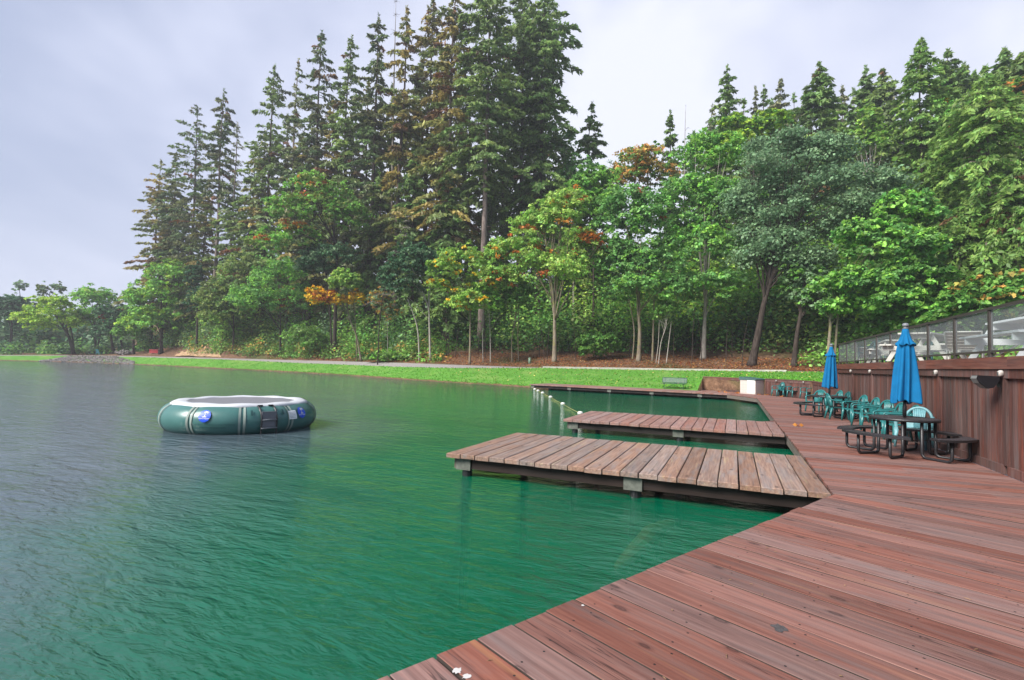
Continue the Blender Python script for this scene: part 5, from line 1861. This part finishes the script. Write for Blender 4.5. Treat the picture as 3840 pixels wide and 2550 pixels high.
tree('dark_pine', 'dark tree behind the trunks of the lime green tree', 200, [(90, 775, 40, 32), (170, 780, 50, 30), (230, 780, 40, 28)], (140, 806), 'dark', B_OAK, nclump=330, per=38, size=.5, r0=.4, speck=('oak', .2))
tree('maple_tree', 'dark leafy tree between the far shore trees and the large rounded maple', 138, [(315, 700, 34, 46), (300, 760, 34, 40)], (308, 808), 'mid', B_OAK, nclump=260, per=36, size=.42, r0=.3, patches=[(288, 735, 12, 'rust', .3)])
tree('ivy_tree', 'dark ivy clad tree behind the large rounded maple', 118, [(455, 690, 22, 60), (450, 640, 18, 40)], (455, 780), 'dark', B_OAK, nclump=200, per=36, size=.4, r0=.3)
tree('madrone_tree', 'broad madrone with orange sprays high on the bank', 84, [(720, 425, 44, 36), (665, 480, 52, 36), (745, 480, 70, 44), (620, 558, 44, 38), (690, 545, 52, 40), (805, 505, 48, 44), (780, 440, 40, 30)], (776, 690), 'bright', B_OAK, mid=[(775, 640), (772, 560)], nclump=620, per=34, size=.36, r0=.34, limbs=26,
     patches=[(706, 436, 30, 'orange', .75), (672, 510, 22, 'orange', .8), (612, 560, 20, 'orange', .6), (590, 548, 14, 'rust', .5), (760, 415, 16, 'rust', .4)], speck=('olive', .35))
tree('broadleaf_tree', 'olive leaved tree above the bare soil cut', 92, [(560, 640, 58, 66), (505, 690, 45, 56), (540, 710, 60, 50)], (540, 775), 'olive', B_OAK, nclump=480, per=36, size=.36, r0=.25, speck=('shrub', .4))
tree('maple_tree', 'pale green maple with rust sprays left of the yellow maple', 80, [(640, 630, 66, 44), (600, 690, 62, 50), (690, 690, 46, 40)], (648, 770), 'bright', B_OAK, nclump=480, per=38, size=.34, r0=.22, patches=[(645, 692, 16, 'rust', .7), (670, 676, 14, 'orange', .6), (600, 700, 12, 'rust', .4), (540, 720, 20, 'gold', .2)], speck=('maple', .4))
tree('yellow_maple', 'small maple with golden yellow lower leaves on a leaning trunk', 71, [(792, 648, 34, 32), (728, 684, 26, 24), (770, 690, 36, 20), (822, 690, 20, 22)], (834, 806), 'yellow', B_MAPLE, mid=[(822, 775), (806, 735), (800, 700)], nclump=470, per=36, size=.34, r0=.16, fill=.45,
     patches=[(726, 688, 40, 'gold', .85), (800, 712, 52, 'gold', .8), (745, 676, 22, 'orange', .6)], extra=[([(826, 770), (818, 730), (812, 690)], .10)])
tree('holly_tree', 'dark blue green evergreen tree left of the pale yellow maple', 68, [(952, 600, 54, 46), (918, 632, 40, 40), (985, 612, 36, 42), (935, 660, 40, 26)], (993, 806), 'dark', B_PALE, mid=[(990, 750), (985, 700)], nclump=520, per=38, size=.30, r0=.17, extra=[([(968, 800), (962, 755), (940, 690)], .11)], speck=('oak', .3))
tree('holly_tree', 'dark leafed tree above the yellow maple', 80, [(772, 588, 62, 34), (718, 612, 36, 26)], (770, 690), 'dark', B_OAK, nclump=330, per=34, size=.34, r0=.2, speck=('oak', .35))
tree('pale_maple', 'slender pale green maple with yellow flecks and a thin straight trunk', 63.5, [(1078, 600, 62, 40), (1020, 622, 40, 30), (1122, 645, 45, 40), (1080, 695, 56, 40), (1010, 660, 26, 20)], (1083, 838), 'yellow', B_MAPLE, mid=[(1084, 770), (1082, 700)], nclump=480, per=34, size=.30, r0=.15, speck=('gold', .07), patches=[(1112, 545, 12, 'rust', .8)])
tree('chestnut_tree', 'broad light green tree with orange tinged leaves and a lichen spotted trunk', 61.5, [(1275, 520, 84, 58), (1190, 580, 66, 46), (1345, 572, 58, 50), (1270, 625, 96, 54), (1165, 640, 40, 34), (1300, 468, 58, 38)], (1278, 842), 'yellow', B_MAPLE, mid=[(1279, 770), (1276, 690)], nclump=860, per=36, size=.30, r0=.33, limbs=22,
     patches=[(1368, 555, 28, 'orange', .6), (1200, 520, 20, 'orange', .3)], speck=('orange', .09), ry=.7)
tree('young_maple', 'thin sapling with a pale trunk just right of the slender pale maple', 64, [(1130, 700, 36, 40), (1118, 670, 26, 20)], (1131, 836), 'bright', B_PALE, nclump=150, per=30, size=.28, r0=.075, extra=[([(1114, 834), (1113, 770), (1116, 700)], .06)])
tree('young_maple', 'forked sapling in the shade between the pale maple and the broad tree', 64.5, [(1186, 700, 40, 36), (1200, 670, 30, 22)], (1181, 830), 'mid', B_MAPLE, mid=[(1180, 780), (1188, 740)], nclump=170, per=30, size=.28, r0=.085, extra=[([(1196, 825), (1194, 770), (1196, 700)], .09)])
tree('maple_tree', 'green maple with several trunks right of the broad light green tree', 62, [(1452, 520, 74, 58), (1505, 600, 88, 48), (1420, 600, 50, 56), (1482, 665, 92, 44), (1440, 462, 58, 40), (1560, 660, 40, 40)], (1472, 842), 'maple', B_MAPLE, mid=[(1475, 760), (1470, 690)], nclump=900, per=36, size=.32, r0=.31, limbs=20, speck=('bright', .22), ry=.7,
     patches=[(1523, 502, 12, 'rust', .9), (1470, 440, 9, 'rust', .8)], extra=[([(1458, 838), (1462, 760), (1450, 690)], .10), ([(1504, 836), (1506, 770), (1508, 690)], .14)])
tree('alder_sapling', 'cluster of thin pale stems between the two green maples', 60, [(1530, 720, 28, 26), (1545, 700, 26, 20)], (1518, 840), 'mid', B_PALE, mid=[(1524, 790), (1536, 750)], nclump=90, per=28, size=.26, r0=.06, extra=[([(1536, 838), (1542, 790), (1548, 740)], .065), ([(1512, 836), (1518, 790), (1520, 740)], .045)])
tree('maple_tree', 'tall full maple left of the grey oak with a straight pale trunk', 65, [(1632, 360, 76, 62), (1600, 455, 100, 58), (1662, 470, 78, 58), (1622, 562, 92, 58), (1640, 665, 92, 48), (1590, 520, 60, 40)], (1621, 842), 'maple', B_PALE, mid=[(1624, 760), (1626, 680)], nclump=1150, per=36, size=.33, r0=.36, limbs=22, speck=('bright', .38), ry=.7, patches=[(1650, 330, 60, 'bright', .7), (1690, 330, 30, 'lime', .4)])
tree('oak_tree', 'big grey green oak with a dark leaning trunk', 60, [(1850, 372, 112, 56), (1772, 440, 78, 46), (1930, 432, 108, 56), (1985, 485, 76, 50), (1805, 560, 66, 54), (1870, 600, 58, 36), (1745, 530, 52, 40), (1760, 590, 50, 36), (1705, 480, 34, 34), (1835, 490, 70, 36), (1905, 530, 56, 36), (1800, 330, 60, 30), (1900, 335, 50, 28)], (1733, 846), 'oak', B_OAK, mid=[(1748, 770), (1764, 690), (1796, 590)], nclump=640, per=74, size=.28, r0=.45, limbs=60, ry=.7, fill=.45, spread=.85)
tree('oak_tree', 'smaller grey leaved tree right of the leaning oak trunk with a dark straight trunk', 59, [(1850, 660, 48, 54), (1885, 690, 40, 40), (1838, 610, 40, 36)], (1830, 848), 'oak', B_OAK, mid=[(1838, 770), (1850, 700)], nclump=380, per=38, size=.26, r0=.30, speck=('mid', .4))
tree('maple_tree', 'bright big leaf maple with twin pale trunks above the far umbrella', 55, [(2030, 560, 88, 66), (2082, 480, 58, 50), (2000, 655, 92, 46), (2092, 625, 68, 54), (1960, 705, 60, 34), (2060, 690, 60, 36)], (1908, 830), 'bright', B_MAPLE, mid=[(1914, 760), (1925, 710)], nclump=1000, per=38, size=.32, r0=.19, limbs=20, ry=.7, speck=('maple', .45), extra=[([(1922, 826), (1930, 750), (1936, 700)], .13)])
tree('birch_tree', 'yellow green birch top showing between the hill conifers', 84, [(2004, 275, 26, 42), (2022, 330, 42, 40), (1990, 320, 30, 40)], (2010, 560), 'yellow', B_PALE, nclump=330, per=34, size=.36, r0=.2, fill=.4)
tree('maple_tree', 'orange brown topped maple behind the green maples', 78, [(1460, 372, 52, 36), (1500, 350, 30, 30), (1422, 402, 34, 30), (1455, 420, 56, 36), (1500, 400, 50, 40)], (1450, 600), 'brownmaple', B_OAK, nclump=330, per=34, size=.36, r0=.22, fill=.5, speck=('mid', .35))
tree('alder_tree', 'thin leaved airy tree beside the drooping armed fir', 80, [(1308, 330, 26, 48), (1338, 385, 36, 44), (1310, 410, 30, 40)], (1325, 600), 'maple', B_PALE, nclump=230, per=22, size=.34, r0=.2, fill=.25)
tree('maple_tree', 'green maple filling the gap under the lone conifer', 74, [(1370, 430, 56, 50), (1330, 480, 50, 50), (1400, 470, 40, 40)], (1370, 680), 'bright', B_OAK, nclump=480, per=36, size=.36, r0=.24, speck=('mid', .3))
tree('maple_tree', 'yellow green tree on the hill behind the grey oak, left side', 80, [(1775, 285, 46, 34), (1725, 320, 46, 36), (1690, 290, 34, 30)], (1750, 560), 'lime', B_OAK, nclump=380, per=34, size=.36, r0=.24, speck=('mid', .4))
tree('maple_tree', 'green tree with yellow leaves behind the tallest hill spire', 84, [(2190, 300, 36, 60), (2170, 230, 22, 30), (2230, 340, 40, 40)], (2190, 560), 'bright', B_OAK, nclump=380, per=34, size=.36, r0=.24, speck=('gold', .08))
tree('maple_tree', 'orange tinged tree at the right edge of the hill top', 76, [(2345, 215, 36, 34), (2360, 260, 30, 40)], (2350, 560), 'brownmaple', B_OAK, nclump=260, per=34, size=.36, r0=.24, speck=('mid', .5))
tree('vine_maple', 'low spreading maple under the bright big leaf maple at the back of the terrace', 58, [(2120, 700, 70, 50), (2190, 730, 70, 46), (2070, 740, 60, 40)], (2120, 800), 'mid', B_OAK, nclump=560, per=36, size=.34, r0=.16, speck=('bright', .15))
tree('vine_maple', 'low dark maple at the right edge above the glass railing', 56, [(2260, 700, 70, 60), (2340, 680, 60, 60)], (2290, 790), 'mid', B_OAK, nclump=560, per=36, size=.32, r0=.16, speck=('brownmaple', .10))
tree('hazel_shrub', 'rounded green shrub in front of the leaf litter left of the maple trunks', 63, [(1375, 790, 42, 32), (1360, 810, 30, 18)], (1375, 832), 'mid', B_OAK, nclump=240, per=34, size=.24, r0=.05, cat='shrub')
tree('hazel_shrub', 'rounded light green shrub on the bank left of the yellow maple trunk', 72, [(705, 775, 44, 34), (735, 790, 36, 26)], (712, 815), 'shrub', B_OAK, nclump=280, per=34, size=.26, r0=.05, cat='shrub', speck=('bright', .3))
tree('hazel_shrub', 'yellow green shrub below the olive tree beside the bare soil', 84, [(505, 735, 44, 34), (540, 760, 40, 26)], (510, 785), 'yellow', B_OAK, nclump=260, per=34, size=.30, r0=.05, cat='shrub', speck=('olive', .5))
tree('bramble_mound', 'low bright green mound of brambles at the path edge', 67, [(895, 818, 40, 14), (920, 825, 26, 10), (870, 826, 24, 9)], (893, 834), 'bright', B_OAK, nclump=240, per=34, size=.22, r0=.03, cat='shrub', speck=('shrub', .5))
tree('dry_shrub', 'tangle of dry brown twiggy leaves below the leaning dead tree', 70, [(880, 690, 28, 40), (905, 720, 30, 30)], (895, 790), 'brownmaple', B_DEAD, nclump=160, per=20, size=.24, r0=.06, cat='shrub', fill=.3, speck=('oak', .5))

# --- undergrowth and the mass of the wood behind (nobody could count these)
def scatter_mass(name, label, n, fx, fD, frad, per, size, pals, seed, zoff=0.3, flat=.7):
    rs = np.random.RandomState(seed)
    Cs, cols, ds, sz = [], [], [], []
    for i in range(n):
        x, D = fx(rs), fD(rs)
        X = x
        h = hdir(x)
        r0_ = float(np.interp(x, XS_, DP_))
        D = r0_+D
        z = terr(x, D)
        R, Hh = frad(rs, x)
        m = int(per*.52)
        d = unit(rs.randn(m, 3))
        d[:, 2] = np.abs(d[:, 2])
        rr = (.55+.5*rs.rand(m, 1))
        P = np.array([h[0]*D, h[1]*D, z-.1])+d*rr*np.array([R, R, Hh])
        pal = np.array(GREENS[pals[rs.randint(len(pals))]])
        c = pal[rs.randint(0, len(pal), m)]*(.7+.6*rs.rand())*(.85+.3*rs.rand(m, 1))
        Cs.append(P)
        ds.append(d)
        cols.append(c)
    C, N, c = np.concatenate(Cs), np.concatenate(ds), np.concatenate(cols)
    N = N*.6+rs.randn(len(C), 3)*.5+np.array([0, 0, .6])
    s = size*1.27*(.6+.8*rs.rand(len(C)))
    o = link(name, quads_mesh(name, leaf_quads(C, N, s, s*.7, rs), c, M_LEAF))
    tag(o, label, None, None, 'stuff')
    return o
scatter_mass('undergrowth', 'dense green undergrowth of ferns and brambles on the bank', 1000, lambda r: r.uniform(700, 1660), lambda r: 1.8+20*r.rand()**.85, lambda r, x: (r.uniform(.8, 2.1), r.uniform(.6, 3.4)), 130, .27, ['shrub', 'olive', 'mid', 'bright', 'shrub', 'brownmaple'], 21)
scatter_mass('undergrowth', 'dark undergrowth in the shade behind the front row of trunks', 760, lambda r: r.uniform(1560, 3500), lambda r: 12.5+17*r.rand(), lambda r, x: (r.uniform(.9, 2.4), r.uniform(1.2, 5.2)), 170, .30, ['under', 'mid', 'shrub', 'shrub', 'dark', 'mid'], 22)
scatter_mass('undergrowth', 'leafy undergrowth on the far left shore', 260, lambda r: r.uniform(-300, 760), lambda r: 6+26*r.rand(), lambda r, x: (r.uniform(1.2, 3.2), r.uniform(1.2, 4.0)), 130, .5, ['mid', 'dark', 'oak', 'shrub'], 23)
scatter_mass('undergrowth', 'dark leafy slope behind the terrace', 280, lambda r: r.uniform(3050, 4500), lambda r: 1+22*r.rand(), lambda r, x: (r.uniform(1.2, 3.0), r.uniform(1.2, 4.2)), 170, .32, ['shrub', 'mid', 'hemlock', 'bright'], 24)
scatter_mass('forest', 'mass of woodland filling the hillside behind the front trees', 420, lambda r: r.uniform(900, 4400), lambda r: 16+34*r.rand(), lambda r, x: (r.uniform(2.2, 4.6), r.uniform(3, 9)), 300, .5, ['mid', 'olive', 'bright', 'maple', 'bright', 'yellow'], 25)
scatter_mass('forest', 'upper woodland on the right hillside', 240, lambda r: r.uniform(2150, 4500), lambda r: 40+36*r.rand(), lambda r, x: (r.uniform(2.5, 5), r.uniform(6, 15)), 320, .62, ['bright', 'hemlock', 'maple', 'cedar', 'bright'], 26)
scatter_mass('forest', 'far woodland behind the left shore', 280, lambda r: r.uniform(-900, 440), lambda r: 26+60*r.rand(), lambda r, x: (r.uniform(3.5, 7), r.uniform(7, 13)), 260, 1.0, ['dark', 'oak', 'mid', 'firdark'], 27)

scatter_mass('undergrowth', 'bushes and young trees covering the bank under the firs', 560, lambda r: r.uniform(640, 1580), lambda r: 8+20*r.rand(), lambda r, x: (r.uniform(1.3, 2.9), r.uniform(2.5, 8.5)), 250, .32, ['bright', 'olive', 'bright', 'shrub', 'yellow', 'maple', 'oak', 'bright'], 28)
scatter_mass('forest', 'leafy middle storey of the wood behind the front row of trees', 400, lambda r: r.uniform(760, 3300), lambda r: 15+26*r.rand(), lambda r, x: (r.uniform(2.0, 4.0), r.uniform(7, 17)), 330, .40, ['bright', 'yellow', 'lime', 'maple', 'olive', 'bright'], 29)
hz = MB().box(-700, 330, -90, 620, -5.0, 68).build('haze', None)
hm_ = bpy.data.materials.new('haze')
hm_.use_nodes = True
ht = hm_.node_tree
ht.nodes.clear()
pv = nd(ht, 'ShaderNodeVolumePrincipled', inp={'Density': HAZE, 'Color': (.93, .95, 1.0, 1), 'Anisotropy': .2})
ho = nd(ht, 'ShaderNodeOutputMaterial')
ht.links.new(pv.outputs[0], ho.inputs['Volume'])
hz.data.materials.append(hm_)
tag(hz, 'thin pale haze over the lake and the woods', None, None, 'stuff')

# thin dead stems and saplings in the shade
ms = MB()
g = random.Random(31)
for i in range(46):
    x = g.uniform(1500, 3050)
    D = float(np.interp(x, XS_, DP_))+g.uniform(4, 20)
    h = hdir(x)
    z = terr(x, D)
    H = g.uniform(2.5, 7)
    a, b = g.uniform(-.5, .5), g.uniform(-.5, .5)
    ms.tube([(h[0]*D, h[1]*D, z-.1), (h[0]*D+a*.4, h[1]*D+b*.4, z+H*.5), (h[0]*D+a*1.6, h[1]*D+b*1.6, z+H)], [.05, .035, .012], 5, False)
tag(ms.build('understory_stems', B_OAK), 'thin stems in the shade of the wood', None, None, 'stuff')

# fallen leaves on the mulch bank, a few on the lawn and the deck
rs = np.random.RandomState(41)
C, N, col = [], [], []
lp = np.array([(.34,.15,.05), (.26,.11,.045), (.42,.22,.08), (.20,.10,.05), (.36,.10,.03)])
for i in range(15000):
    x = rs.uniform(1000, 3150)
    r0_ = float(np.interp(x, XS_, DP_))
    D = r0_+.4+11*rs.rand()**1.1
    h = hdir(x)
    C.append((h[0]*D, h[1]*D, terr(x, D)+.10+.25*wob(h[0]*D, h[1]*D)))
    col.append(lp[rs.randint(5)])
for i in range(260):
    x = rs.uniform(1700, 3060)
    r0_, r1_ = float(np.interp(x, XS_, DSH_)), float(np.interp(x, XS_, DLAW_))
    D = r1_-(r1_-r0_)*rs.rand()**2*.95
    h = hdir(x)
    C.append((h[0]*D, h[1]*D, terr(x, D)+.08+.1*wob(h[0]*D, h[1]*D)))
    col.append(np.array((.62,.48,.16)))
C = np.array(C)
V = leaf_quads(C, rs.randn(len(C), 3)*.35+np.array([0, 0, 1]), rs.uniform(.13, .30, len(C)), rs.uniform(.10, .2, len(C)), rs)
tag(link('fallen_leaves', quads_mesh('fallen_leaves', V, np.array(col), M_LEAF)), 'brown fallen leaves on the bank and lawn', None, None, 'stuff')
dl = [(1.75, 17.4), (-.9, 38.7), (-.6, 39.1), (-.2, 38.6), (.1, 38.3), (.3, 38.4), (.2, 38.9), (-.4, 38.2), (1.5, 37.6), (1.9, 37.5), (2.3, 37.9), (2.05, 38.1), (2.7, 36.2)]
C = np.array([(x+dx, y_+dy, .03+.02*abs(dx)*10) for x, y_ in dl for dx, dy in ((0, 0), (.09, .05), (-.07, .08))])
V = leaf_quads(C, rs.randn(len(C), 3)*.5+np.array([0, 0, 1]), rs.uniform(.12, .2, len(C)), rs.uniform(.09, .15, len(C)), rs)
tag(link('fallen_leaves', quads_mesh('fallen_leaves', V, np.tile([(.55,.20,.045)], (len(C), 1)), M_LEAF)), 'orange fallen leaves lying on the deck boards', None, None, 'stuff')

# grass tufts give the lawn a soft edge at the water and the kerb
rs = np.random.RandomState(43)
C, col, H = [], [], []
gp = np.array([(.11,.32,.025), (.13,.35,.03), (.095,.29,.02), (.16,.36,.04)])
for i in range(14000):
    x = rs.uniform(500, 3120)
    r0_, r1_ = float(np.interp(x, XS_, DSH_)), float(np.interp(x, XS_, DLAW_))
    t = rs.rand()
    t = t**3 if rs.rand() < .45 else (1-(1-t)**3 if rs.rand() < .3 else t)
    D = r0_+(r1_-r0_)*t
    h = hdir(x)
    X, Y = h[0]*D, h[1]*D
    if Y > 38 and -15.6 < X < -.3 and D < 45.2 and t < .05:
        continue
    C.append((X, Y, terr(x, D)+.04+.1*wob(X, Y)*(0 if t < .02 or t > .98 else 1)))
    col.append(gp[rs.randint(4)]*(.8+.4*rs.rand()))
    H.append(.05+.09*rs.rand())
C, H = np.array(C), np.array(H)
n = len(C)
al = np.stack([rs.randn(n)*.35, rs.randn(n)*.35, np.ones(n)], 1)
nn = np.stack([rs.randn(n), rs.randn(n), rs.randn(n)*.2], 1)
V = leaf_quads(C, nn, H, H*.9, rs, al)
tag(link('grass', quads_mesh('grass', V, np.array(col), M_LEAF)), 'tufts of short bright grass on the lawn', None, None, 'stuff')
